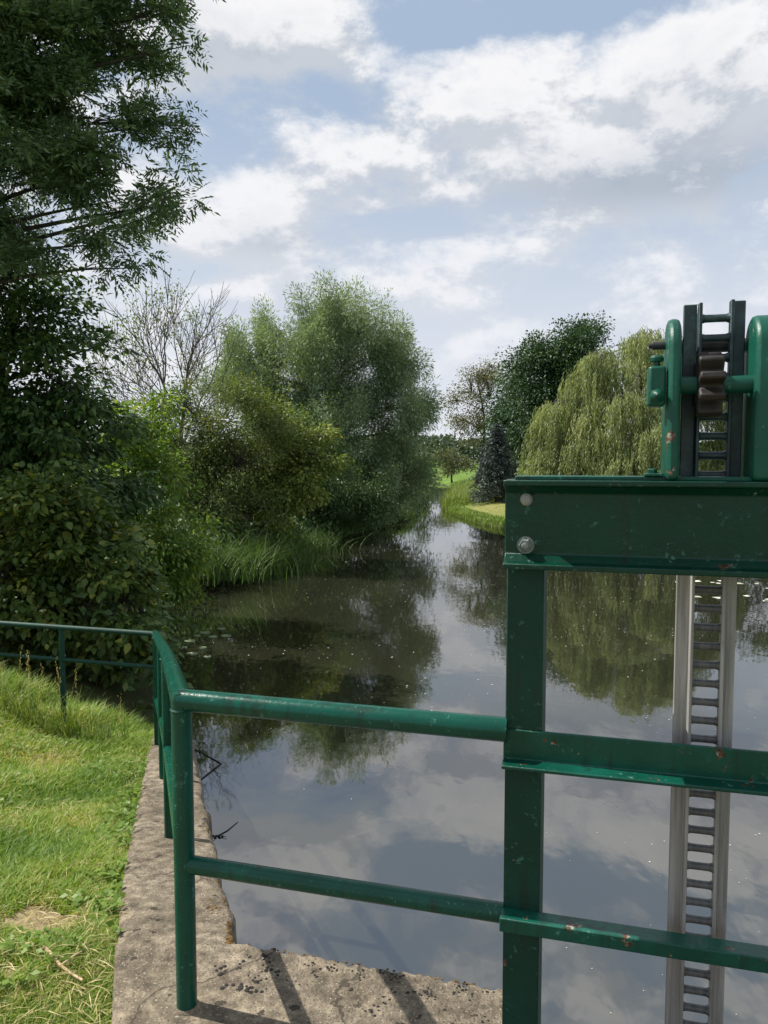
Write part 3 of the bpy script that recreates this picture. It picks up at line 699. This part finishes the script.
tree('hazel_bush', 'broad leaved hazel bush hanging over the far green railing', 'bush',
     (-4.0, 8.7, -.9), P(70, 530, 8.9), lob(8.7, [(-5, 500, 50, 36), (15, 555, 75, 55), (85, 560, 55, 45), (140, 600, 30, 34), (60, 610, 80, 34), (150, 640, 22, 24), (110, 650, 50, 26), (-60, 590, 70, 70), (60, 505, 50, 36), (30, 660, 60, 25)], .7),
     M['hazel'], M['barkdark'], 760, 28, .11, .085, .066, r0=.06, droop=.4, twig=.005, up=1.0, percl=6, sub=.30, oval=True, tint_sd=.28, flat=.55)
tree('elder_bush', 'sunlit bright green bush between the dark maple and the bare tree', 'bush',
     (-5.0, 14.2, -.9), P(130, 460, 14.2), lob(14.0, [(135, 425, 26, 26), (152, 475, 36, 40), (112, 480, 34, 50), (168, 535, 36, 36), (185, 585, 24, 26), (135, 560, 50, 50), (160, 405, 12, 12)], .9),
     M['lime'], M['bark'], 420, 50, .17, .09, .05, r0=.08, droop=.35, twig=.007, percl=7, sub=.3, oval=True)
tree('thorn_bush', 'tangled olive coloured bush beneath the half bare tree', 'bush',
     (-4.9, 22, -.8), P(215, 440, 22), lob(21.5, [(205, 420, 30, 24), (248, 398, 36, 20), (182, 405, 20, 22), (160, 425, 16, 24), (190, 465, 40, 36), (240, 465, 46, 40), (270, 430, 30, 28), (165, 440, 20, 24), (215, 505, 40, 26), (255, 510, 34, 28), (185, 500, 24, 24)], 1.4),
     M['olive'], M['bark'], 680, 60, .20, .085, .042, r0=.1, droop=.1, twig=.012, shell=.5, percl=6, sub=.27)
tree('field_maple', 'yellow green maple bush leaning out over the river in front of the willow', 'bush',
     (-3.9, 23, -.8), P(285, 450, 23), lob(22.5, [(280, 420, 30, 20), (305, 452, 36, 20), (265, 470, 40, 30), (285, 505, 34, 24), (330, 436, 20, 10), (305, 488, 30, 24), (325, 470, 20, 16)], 1.2),
     M['maple'], M['barkdark'], 330, 52, .20, .12, .062, r0=.09, droop=.3, twig=.011, up=1.0, percl=6, sub=.27, flat=.5)
tree('willow_tree', 'large grey green willow standing on the left bank above the river', 'tree',
     (-2.6, 34, -.75), P(335, 380, 34), lob(33, [(275, 334, 22, 26), (318, 328, 26, 26), (362, 330, 28, 28), (300, 357, 40, 26), (375, 357, 34, 26), (398, 362, 18, 30), (246, 372, 20, 32), (236, 397, 30, 34), (300, 387, 40, 34), (350, 387, 36, 34), (395, 407, 26, 34), (412, 435, 14, 40), (404, 478, 22, 30), (345, 440, 50, 40), (275, 410, 36, 34), (426, 407, 7, 14), (375, 490, 36, 26), (310, 470, 40, 34)], 2.2),
     M['willow'], M['bark'], 2100, 120, .22, .15, .036, r0=.3, droop=.1, twig=.011, shell=.35, flat=1.4, up=.3, percl=10, sub=.42, plume=1.7, tint_sd=.2)
tree('alder_bush', 'dark bush at the waterline under the big willow', 'bush',
     (-1.9, 29.5, -.9), P(345, 490, 29.5), lob(29, [(335, 495, 36, 26), (365, 505, 32, 20), (310, 512, 26, 18), (385, 500, 20, 22)], 1.2), M['bushdark'], M['barkdark'], 230, 44, .27, .12, .07, r0=.07, droop=.4, twig=.01)
tree('alder_bush', 'low dark bush overhanging the narrow far end of the river', 'bush',
     (2.4, 56, -.9), P(408, 478, 56), lob(56, [(405, 478, 18, 12), (420, 470, 12, 14), (395, 485, 16, 10)], 1.4), M['bushdark'], M['barkdark'], 110, 40, .34, .16, .09, r0=.07, droop=.4, twig=.012)

tree('blackthorn_bush', 'dark dense bush filling the bank between the olive bush and the willow', 'bush',
     (-4.6, 28.5, -.8), P(255, 440, 28.5), lob(28, [(215, 470, 36, 40), (265, 465, 40, 40), (310, 480, 36, 40), (235, 510, 50, 24), (180, 470, 30, 44), (300, 430, 30, 24)], 1.2), M['bushdark'], M['barkdark'], 420, 60, .24, .11, .065, r0=.1, droop=.3, twig=.012)
# half-dead tree: real branching, a few leaves
def bare_tree():
    base = np.array([-6.6, 26.0, -.3]); root = thing('dying_tree', 'half bare tree with thin upright branches and few leaves, left of the willow', 'tree', base)
    w = MB(); tips = []
    rnd = random.Random(5)
    def grow(p, d, L, r, lev):
        n = 5; pts = [p]; q = p.copy(); dd = d.copy()
        for i in range(n):
            dd = unit(dd + np.array([rnd.gauss(0, .09), rnd.gauss(0, .09), .05])); q = q + dd*L/n; pts.append(q.copy())
        w.tube(pts, np.linspace(r, r*.55, n+1), 6 if lev < 2 else 4, False)
        if lev >= 4: tips.append((q, dd)); return
        for k in range({0: 6, 1: 5, 2: 4, 3: 4}[lev]):
            t = 1 if k == 0 else rnd.uniform(.35, 1); i = min(n, int(round(t*n)))
            a = rnd.uniform(0, 2*math.pi); e = unit(np.cross(dd, np.array([math.cos(a), math.sin(a), .1])))
            sp_ = .25 if k == 0 else rnd.uniform(.5, .95)
            grow(pts[i], unit(dd+e*sp_), L*rnd.uniform(.6, .82), max(r*.55*(.8 if k else 1), .009), lev+1)
    grow(base, np.array([.02, 0, 1.]), 3.2, .11, 0)
    w.build('trunk', M['bark'], root)
    tp = np.array([t[0] for t in tips]); sel = np.where(tp[:, 0] < base[0]+.3, RNG.random(len(tp)) < .4, RNG.random(len(tp)) < .12); tp = tp[sel]
    pos = np.repeat(tp, 14, 0)+RNG.normal(size=(len(tp)*14, 3))*.16; d = RNG.normal(size=pos.shape)
    np_mesh('crown', leaves(pos, d, .1, .055), 4, M['maple'], RNG.random(len(pos))*.7, root)
bare_tree()

# reeds and tall bank herbs, each clump a plant
REEDG = 'tall reed clumps along the left bank'
def reed(x, y, r, n, h, label):
    root_z = max(float(ground_h(np.array([x]), np.array([y]))[0][0]), WATER)-.05
    p = np.c_[x+RNG.normal(size=n)*r*.5, y+RNG.normal(size=n)*r*.5, np.full(n, root_z)]
    hh = h*(.55+.5*RNG.random(n)); B = blades(p, hh, .022, .35+1.0*RNG.random(n), 4)
    o = np_mesh('reed_clump', B, 4, M['reed'], np.tile(np.clip(RNG.normal(size=n)*.22+.45, 0, 1), 4)); tag(o, label, 'reeds', REEDG); return o
reed(-4.35, 18.3, 1.2, 900, 1.25, 'rounded reed clump at the foot of the sunlit bush, closest to the railing')
reed(-3.7, 20.0, 1.1, 1000, 1.5, 'biggest fan shaped reed clump leaning over the water below the olive bush')
reed(-3.1, 22.3, 1.1, 700, 1.35, 'small reed clump right of the biggest fan shaped clump')
reed(-2.6, 25.0, 1.1, 600, 1.1, 'low reed clump below the yellow green maple bush')
reed(-1.8, 29.5, .9, 600, 1.0, 'low reed clump below the dark waterline bush under the willow')
reed(.5, 37.5, .9, 500, 1.1, 'farthest reed clump on the left bank, at the willow tree foot')
# nettles and low ground cover under the bushes
n = 26000; t = RNG.random(n); yy = 8+t*48; ex = np.interp(yy, RIVER[2:12, 1], RIVER[2:12, 0])
xx = ex + .15 - RNG.random(n)**1.2*(2.2+.05*yy); zz, _ = ground_h(xx, yy); zz = np.maximum(zz, WATER)
pos = np.c_[xx, yy, zz + RNG.random(n)*(.55+.2*RNG.random(n)+.7*vnoise(xx, yy, .9, 91)*(yy < 26))]
tag(np_mesh('bank_undergrowth', leaves(pos, RNG.normal(size=pos.shape), .10+.003*yy, .055+.002*yy, .9), 4, M['bushdark'], RNG.random(n)), kind='stuff')
# flowering tall grass by the far railing
def tuft(x, y, n, h, label):
    z = float(lawn_h(np.array([x]), np.array([y]))[0])-.01
    p = np.c_[x+RNG.normal(size=n)*.10, y+RNG.normal(size=n)*.07, np.full(n, z)]; hh = h*(.5+.6*RNG.random(n))
    root = thing('grass_tuft', label, 'grass tuft', (x, y, z), 'tall grass tufts by the far railing')
    np_mesh('blade', blades(p, hh, .009, .25+.5*RNG.random(n), 4), 4, M['bankgrass'], np.tile(RNG.random(n)*.8, 4), root)['kind'] = 'stuff'
    k = max(3, n//22); q, dd = [], []
    for i in range(k):
        a = p[i]; top = a+np.array([RNG.normal()*.1, RNG.normal()*.05, h*(1.0+.35*RNG.random())])
        for s in range(20): q.append(top+np.array([RNG.normal()*.007, RNG.normal()*.007, -.012*s+.05])); dd.append((RNG.normal()*.4, RNG.normal()*.4, 1))
        st = np.array([a, top]); d_ = top-a
        for s in np.linspace(0, .95, 12): q.append(a+d_*s); dd.append(d_)
    L = np.tile(np.r_[np.full(20, .02), np.full(12, h*.11)], k); Wd = np.tile(np.r_[np.full(20, .006), np.full(12, .003)], k)
    np_mesh('seed_head', leaves(np.array(q), np.array(dd), L, Wd), 4, M['straw'], RNG.random(len(q)), root)['kind'] = 'stuff'
tuft(-2.62, 6.12, 110, .46, 'tallest flowering grass tuft standing in front of the far railing post')
tuft(-3.05, 6.25, 110, .42, 'flowering grass tuft at the left edge under the far railing')
tuft(-2.33, 6.15, 60, .28, 'short grass tuft nearest to the corner of the far railing')

# ------------------------------------------------------------------ right bank
def weeping():
    base = P(622, 500, 34.5); base[2] = -.75
    root = thing('weeping_willow', 'yellow green weeping willow with hanging curtains behind the green beam', 'tree', base)
    D = 34.5; k = D/F; w = MB()
    top = P(640, 372, D); tr = bez(base, (base+top)/2+np.array([.3, 0, 0]), top, 8); w.tube(tr, np.linspace(.32, .12, 8), 9)
    # domes: (px, py of top, half-width px, height of dome px)
    domes = [(640, 334, 42, 50, 0), (598, 352, 24, 44, -.6), (680, 342, 32, 60, -.2), (570, 392, 30, 50, -.9), (620, 392, 45, 50, -1.7), (553, 428, 20, 45, -1.0), (700, 390, 36, 60, -.9), (655, 410, 45, 50, -2.2),
             (590, 432, 36, 45, -2.0), (552, 452, 17, 30, -1.6), (715, 440, 26, 55, -.6), (640, 450, 48, 40, -2.7)]
    P_, D_, T_ = [], [], []
    for (px, py, hw, hh, dd) in domes:
        c = P(px, py+hh, D+dd); R = hw*k; H = hh*k
        ml = bez(tr[5], (tr[5]+c)/2+np.array([0, 0, .8]), c+np.array([0, 0, H*.8]), 7); w.tube(ml, np.linspace(.09, .03, 7), 6, False)
        nb = int(10+hw*.5)
        for _ in range(nb):
            a = RNG.random()*2*math.pi; rr = math.sqrt(RNG.random())
            s0 = c + np.array([R*rr*math.cos(a), R*1.05*rr*math.sin(a), H*math.sqrt(max(0, 1-rr*rr*.92))*(1+RNG.normal()*.05)])
            w.tube(bez(ml[-1], (ml[-1]+s0)/2+np.array([0, 0, .25]), s0, 4), np.linspace(.02, .008, 4), 4, False)
            out = np.array([math.cos(a), math.sin(a), 0])*rr; tb = RNG.normal()*.2
            for _s in range(26):
                p0 = s0 + RNG.normal(size=3)*np.array([.17, .17, .10]); Ln = min(RNG.uniform(.9, 2.4), max(.4, p0[2]-WATER-.5)); m = int(Ln/.085)
                t = (np.arange(m)+RNG.random(m)*.6)/m
                sway = RNG.normal()*.12
                pts = p0 + np.c_[out[0]*.45*np.sqrt(t)+sway*t*.5, out[1]*.45*np.sqrt(t), -Ln*t*t**.12]
                P_.append(pts); D_.append(np.c_[RNG.normal(size=(m, 2))*.45+out[:2]*.25, -np.ones(m)]); T_.append(np.clip(.48+tb+RNG.normal(size=m)*.15-.12*t, 0, 1))
    w.build('trunk', M['bark'], root)
    pos = np.concatenate(P_); L = .13+.07*RNG.random(len(pos))
    np_mesh('crown', leaves(pos, np.concatenate(D_), L, .036, .2), 4, M['weep'], np.concatenate(T_), root)
weeping()
tree('dark_oak', 'tall dark dense tree rising behind the weeping willow', 'tree', P(565, 478, 50)*np.array([1, 1, 0])+np.array([0, 0, -.7]), P(560, 380, 50),
     lob(50, [(548, 378, 32, 40), (522, 400, 22, 40), (575, 365, 26, 34), (550, 430, 46, 40), (514, 440, 18, 40), (585, 405, 28, 55), (568, 338, 14, 12), (538, 352, 12, 12), (506, 468, 12, 20), (590, 345, 10, 16)], 3.0),
     M['oak'], M['barkdark'], 800, 90, .46, .18, .11, r0=.4, droop=.2, twig=.03, shell=.5)
tree('round_tree', 'green bank tree at the right edge beyond the bearing plates', 'tree', (18.5, 33, -.8), P(805, 430, 33), lob(33, [(800, 430, 45, 45), (770, 460, 25, 35), (830, 440, 40, 50), (800, 490, 60, 30)], 1.8),
     M['bushdark'], M['bark'], 320, 44, .34, .17, .09, r0=.2, twig=.015)
tree('slim_tree', 'slender tree with thin pale crown left of the dark dense tree', 'tree', P(474, 480, 62)*np.array([1, 1, 0])+np.array([0, 0, -.75]), P(478, 385, 62),
     lob(62, [(482, 372, 15, 14), (470, 392, 17, 18), (490, 398, 14, 22), (463, 420, 14, 16), (478, 430, 18, 22), (455, 400, 8, 10), (492, 365, 10, 10)], 1.8),
     M['pale'], M['barkdark'], 190, 50, .40, .16, .09, r0=.16, twig=.03, shell=.7)
def spruce(px, pyt, pyb, D, rpx, label):
    b = P(px, pyb, D); b[2] = -.75; t = P(px, pyt, D); H = t[2]-b[2]; R = rpx*D/F
    root = thing('spruce_tree', label, 'tree', b)
    w = MB(); w.tube([b, (b+t)/2, t], [.13, .08, .015], 7); P_, D_ = [], []
    for i in range(150):
        h = .04+.95*(i/150)**.85; rad = R*(1-h)**1.0*(.8+.35*RNG.random())+.08; a = i*2.39996+RNG.normal()*.2; z = b[2]+H*h
        e = np.array([math.cos(a), math.sin(a), 0]); p0 = np.array([b[0], b[1], z]); tip = p0+e*rad+np.array([0, 0, -.25*rad])
        br = bez(p0, p0+e*rad*.6+np.array([0, 0, -.22*rad]), tip, 5); w.tube(br, np.linspace(.02, .006, 5), 4, False)
        m = int(30+60*rad); tt = .15+.9*RNG.random(m); q = p0+(tip-p0)*tt[:, None]+RNG.normal(size=(m, 3))*np.array([.11, .11, .06]); P_.append(q); D_.append(np.tile(e, (m, 1))+RNG.normal(size=(m, 3))*.7+np.array([0, 0, -.15]))
    w.build('trunk', M['barkdark'], root); pos = np.concatenate(P_)
    np_mesh('crown', leaves(pos, np.concatenate(D_), .2, .055, .6), 4, M['spruce'], np.clip(RNG.normal(size=len(pos))*.25+.5, 0, 1), root)
spruce(497, 424, 481, 44, 30, 'small blue grey spruce standing beside the grassy spit')
tree('small_tree', 'small dull olive tree at the edge of the bright meadow', 'bush', P(452, 476, 78)*np.array([1, 1, 0])+np.array([0, 0, -.75]), P(452, 455, 78), lob(78, [(454, 456, 11, 13), (445, 450, 7, 9), (463, 462, 10, 14), (452, 468, 12, 8)], 1.6),
     M['rusty'], M['barkdark'], 90, 34, .4, .22, .12, r0=.1, twig=.03)
# wooded skyline, one far mass
n = 90000; xx = RNG.uniform(-260, 320, n); yy = 225+RNG.normal(size=n)*9+.05*np.abs(xx)
top = 5.2+2.6*vnoise(xx, yy*.02, .06, 41)+2.4*vnoise(xx, yy*.05, .22, 42)
pos = np.c_[xx, yy, -.8+top*RNG.random(n)**.6]
tag(np_mesh('distant_wood', leaves(pos, RNG.normal(size=pos.shape), 1.1, .75, .3), 4, M['far'], np.clip(.5+.8*(vnoise(xx, yy, .12, 43)-.5)+RNG.normal(size=n)*.12, 0, 1)), kind='stuff')
# rough grass on the spit, taller at its rim and back
n = 42000; xx = RNG.uniform(3, 14, n); yy = RNG.uniform(30.5, 62, n); zz, sd = ground_h(xx, yy)
k = (sd > -.05) & (xx < 12); xx, yy, zz, sd = xx[k], yy[k], zz[k], sd[k]
rim = np.clip(1.3-sd/.9, .0, 1); back = smooth((yy-44)/3)*.9
dryk = np.exp(-(((xx-6.6)/3.3)**2+((yy-40.0)/5.0)**2)**2)*(sd > 1.0)
h = .07+(.24*rim+.75*back)*(.5+.8*RNG.random(len(xx))); h = np.where(dryk > .4, .05, h)
tint = np.clip(.3+.35*RNG.random(len(xx))+.6*dryk+.25*back*RNG.random(len(xx)), 0, 1)
B = blades(np.c_[xx, yy, zz-.02], h, .05, .3+.5*RNG.random(len(xx)), 2); tag(np_mesh('bank_grass', B, 4, M['bankgrass'], np.tile(tint, 2)), kind='stuff')
# hedge line at the far side of the meadow is part of the distant wood; rough fringe by the meadow edge
n = 9000; xx = RNG.uniform(1, 30, n); yy = 66+RNG.random(n)*14; zz, sd = ground_h(xx, yy); k = (sd > 0) & ((sd < 3) | (xx > 7.5)); xx, yy, zz = xx[k], yy[k], zz[k]
B = blades(np.c_[xx, yy, zz-.02], .5+.5*RNG.random(len(xx)), .09, .3+.4*RNG.random(len(xx)), 2); tag(np_mesh('meadow_fringe', B, 4, M['bankgrass'], np.tile(RNG.random(len(xx))*.8, 2)), kind='stuff')

# ------------------------------------------------------------------ on the water
def pad(p, r, a, label, grp='lily pads floating near the left bank'):
    w = MB(); k = 16; an = np.linspace(.25, 2*math.pi-.25, k)+a; ring = np.c_[p[0]+r*np.cos(an), p[1]+r*np.sin(an), np.full(k, WATER+.010)]
    low = ring.copy(); low[:, 2] = WATER+.002; c = np.array([[p[0], p[1], WATER+.007]]); v = np.concatenate([c, ring, low])
    w.add(v, [(0, i, i+1) for i in range(1, k)] + [(i, i+k, i+k+1, i+1) for i in range(1, k)]); return tag(w.build('lily_pad', M['pad']), label, 'lily pad', grp)
def wp(px, py): 
    a, b = (px-384)/F, (512-py)/F; y = math.cos(PITCH)+b*math.sin(PITCH); z = b*math.cos(PITCH)-math.sin(PITCH); D = (WATER-CAMZ)/(z/y); return np.array([a/y*D, D])
for q, (px, py) in enumerate([(206, 633), (222, 629), (226, 636), (197, 636), (213, 637), (190, 641), (203, 648), (192, 654), (207, 657), (183, 648)]):
    pad(wp(px, py), .055+.04*RNG.random(), RNG.random()*6, 'pale lily pad in the small group on dark water right of the railing corner')
n = 9000; xx = RNG.uniform(-4, 26, n); yy = 2.3+RNG.random(n)**1.5*30; sd = poly_sd(xx, yy, RIVER)
k = (sd < -.15) & (vnoise(xx, yy, .35, 51) > .15+.35*RNG.random(n)) & (np.abs(xx) < yy*.75+1); xx, yy = xx[k], yy[k]
pos = np.c_[xx, yy, np.full(len(xx), WATER+.004)]; a = RNG.random(len(xx))*6.28; dv = np.c_[np.cos(a), np.sin(a), np.zeros(len(xx))]; sz = (.0035+.009*RNG.random(len(xx))**3)*np.clip(yy/7, .8, 1.5)
s = np.c_[-np.sin(a), np.cos(a), np.zeros(len(xx))]; S = sz[:, None]
tag(np_mesh('floating_fluff', np.stack([pos-dv*S, pos+s*S*.7, pos+dv*S, pos-s*S*.7], 1), 4, M['petal'], RNG.random(len(xx))), kind='stuff')
# patches of floating leaves further out on the right
n = 240; xx = RNG.uniform(4.5, 17, n); yy = 15+RNG.random(n)*9; k = vnoise(xx, yy, .5, 61) > .42; xx, yy = xx[k], yy[k]
a = RNG.random(len(xx))*6.28; S = (.05+.13*RNG.random(len(xx)))[:, None]; pos = np.c_[xx, yy, np.full(len(xx), WATER+.006)]; dv = np.c_[np.cos(a), np.sin(a), 0*a]; s = np.c_[-np.sin(a), np.cos(a), 0*a]
tag(np_mesh('floating_leaves', np.stack([pos-dv*S, pos+s*S*.8, pos+dv*S, pos-s*S*.8], 1), 4, M['petal'], RNG.random(len(xx))), kind='stuff')
# bent branch and a drifting twig
c = wp(221, 764); w = MB()
a = np.array([*wp(192, 748), WATER+.001]); b = np.array([c[0], c[1], WATER+.002]); d = np.array([*wp(190, 789), WATER-.004])
w.tube(bez(a, (a+b)/2+np.array([.004, .006, 0]), b, 6), np.linspace(.006, .008, 6), 7); w.tube(bez(b, (d+b)/2+np.array([-.006, .004, .004]), d, 6), np.linspace(.009, .011, 6), 7)
tag(w.build('bent_branch', M['twig']), 'dark bent branch sticking out of the water beside the corner post', 'branch')
p = np.array([*wp(218, 836), WATER+.003]); q = np.array([*wp(238, 822), WATER+.003]); w = MB()
w.tube([p, p+(q-p)*.4+np.array([.012, -.012, .001]), q], [.005, .0035, .002], 6)
for i in range(9):
    e = RNG.normal(size=3)*np.array([.03, .03, .003]); rr = RNG.uniform(.006, .014)
    w.lathe([(rr*.3, rr*.4), (rr, rr*.1), (rr*.7, -rr*.3)], p+e, (RNG.normal()*.4, RNG.normal()*.4, 1), 7)
    w.tube([p+e, p+e*1.6+np.array([.01, 0, .002]), p+e*2.0], [.003, .002, .0015], 5)
tag(w.build('drifting_twig', M['twig']), 'small dark twig drifting on the water near the concrete edge', 'twig')

# ------------------------------------------------------------------ light, sky, camera
SUN = np.array([-.955, .297]); EL = math.radians(49)
ld = Vector((-SUN[0]*math.cos(EL), -SUN[1]*math.cos(EL), -math.sin(EL)))
l = bpy.data.lights.new('sun', 'SUN'); l.energy = 4.9; l.angle = math.radians(.5); l.color = (1, .955, .88)
so = bpy.data.objects.new('sun', l); COL.objects.link(so); so.rotation_euler = ld.to_track_quat('-Z', 'Y').to_euler(); so.location = (-20, 3, 22)

wd = bpy.data.worlds.new('World'); SC.world = wd; wd.use_nodes = True; nt = wd.node_tree; nt.nodes.clear(); N, L = nt.nodes.new, nt.links.new
out = N('ShaderNodeOutputWorld'); bg = N('ShaderNodeBackground'); L(bg.outputs[0], out.inputs[0]); bg.inputs[1].default_value = .1
sky = N('ShaderNodeTexSky'); sky.sky_type = 'NISHITA'; sky.sun_disc = False; sky.sun_elevation = EL; sky.sun_rotation = math.atan2(SUN[0], SUN[1]) % (2*math.pi)
sky.air_density = 1.0; sky.dust_density = 1.5; sky.ozone_density = 1.0
tc = N('ShaderNodeTexCoord'); sx = N('ShaderNodeSeparateXYZ'); L(tc.outputs['Generated'], sx.inputs[0])
az = math_(nt, 'ARCTAN2', sx.outputs[0], sx.outputs[1]); el = math_(nt, 'ARCSINE', sx.outputs[2])
zc = math_(nt, 'MAXIMUM', sx.outputs[2], 0.0)
def cloud_coord(dz):
    c = N('ShaderNodeCombineXYZ'); L(sx.outputs[0], c.inputs[0]); L(sx.outputs[1], c.inputs[1])
    L(math_(nt, 'MULTIPLY', math_(nt, 'ADD', sx.outputs[2], dz), 1.7), c.inputs[2])
    return c.outputs[0]
def ae(px, py):
    v = P(px, py, 1.0)-np.array([0, 0, CAMZ]); v /= np.linalg.norm(v); return math.atan2(v[0], v[1]), math.asin(v[2])
def blob(px, py, sa, se, amp, shift=0):
    a0, e0 = ae(px, py); sa /= F; se /= F
    u = math_(nt, 'DIVIDE', math_(nt, 'SUBTRACT', az, a0), sa); v = math_(nt, 'DIVIDE', math_(nt, 'SUBTRACT', el, e0+shift), se)
    q = math_(nt, 'ADD', math_(nt, 'MULTIPLY', u, u), math_(nt, 'MULTIPLY', v, v))
    return math_(nt, 'MULTIPLY', math_(nt, 'EXPONENT', math_(nt, 'MULTIPLY', q, -1)), amp)
def density(dz, shift):
    n1 = noise(nt, cloud_coord(dz), 6.0, 14, .63, .1)
    d = math_(nt, 'MULTIPLY', math_(nt, 'SUBTRACT', n1, .5), 3.1)
    for b in [(690, 100, 150, 62, .75), (480, 95, 75, 45, .55), (360, 150, 90, 45, .45), (250, 25, 120, 45, .6), (240, 225, 90, 34, .35), (620, 165, 150, 30, .4), (450, 30, 75, 26, -.8), (320, 100, 70, 22, -.45), (620, 8, 110, 22, -.7), (205, 165, 40, 24, -.4), (420, 225, 70, 18, -.35), (190, 270, 60, 14, -.35)]:
        if b[4]: d = math_(nt, 'ADD', d, blob(*b, shift=shift))
    return d
d0 = density(0, 0); d1 = density(.03, -.03)
cov = N('ShaderNodeMapRange'); cov.interpolation_type = 'SMOOTHSTEP'; L(d0, cov.inputs[0]); cov.inputs[1].default_value = -.32; cov.inputs[2].default_value = .34
sh = N('ShaderNodeMapRange'); sh.interpolation_type = 'SMOOTHSTEP'; L(math_(nt, 'SUBTRACT', d1, d0), sh.inputs[0]); sh.inputs[1].default_value = -.28; sh.inputs[2].default_value = .22
deep = N('ShaderNodeMapRange'); L(d0, deep.inputs[0]); deep.inputs[1].default_value = .45; deep.inputs[2].default_value = 1.5
dark = math_(nt, 'ADD', math_(nt, 'MULTIPLY', sh.outputs[0], .6), math_(nt, 'MULTIPLY', deep.outputs[0], .42), clamp=True)
dark = math_(nt, 'ADD', dark, blob(680, 182, 190, 26, .38), clamp=True); dark = math_(nt, 'ADD', dark, blob(300, 245, 80, 14, .25), clamp=True)
ccol = mixc(nt, dark, (6.6, 6.6, 6.7), (2.5, 2.98, 3.65))
blue = mixc(nt, .85, sky.outputs[0], (3.0, 3.75, 4.85))
base = mixc(nt, cov.outputs[0], blue, ccol)
hz = N('ShaderNodeMapRange'); hz.interpolation_type = 'SMOOTHSTEP'; L(el, hz.inputs[0]); hz.inputs[1].default_value = .45; hz.inputs[2].default_value = .02
final = mixc(nt, math_(nt, 'MULTIPLY', hz.outputs[0], .85), base, (5.75, 5.95, 6.4))
L(final, bg.inputs[0])

cam = bpy.data.cameras.new('camera'); co = bpy.data.objects.new('camera', cam); COL.objects.link(co); SC.camera = co
co.location = (0, 0, CAMZ); co.rotation_euler = (math.pi/2-PITCH, 0, 0)
cam.sensor_fit = 'VERTICAL'; cam.sensor_height = 24; cam.lens = 24*F/1024; cam.clip_start = .05; cam.clip_end = 6000
vs = SC.view_settings; vs.view_transform = 'Standard'; vs.look = 'None'; vs.exposure = .5; vs.gamma = 1; vs.use_curve_mapping = False
SC.render.resolution_x, SC.render.resolution_y = 768, 1024
SC.cycles.use_denoising = True
try: SC.cycles.denoiser = 'OPENIMAGEDENOISE'
except Exception: pass
SC.cycles.max_bounces = 7; SC.cycles.transparent_max_bounces = 4; SC.cycles.diffuse_bounces = 3; SC.cycles.sample_clamp_indirect = 6
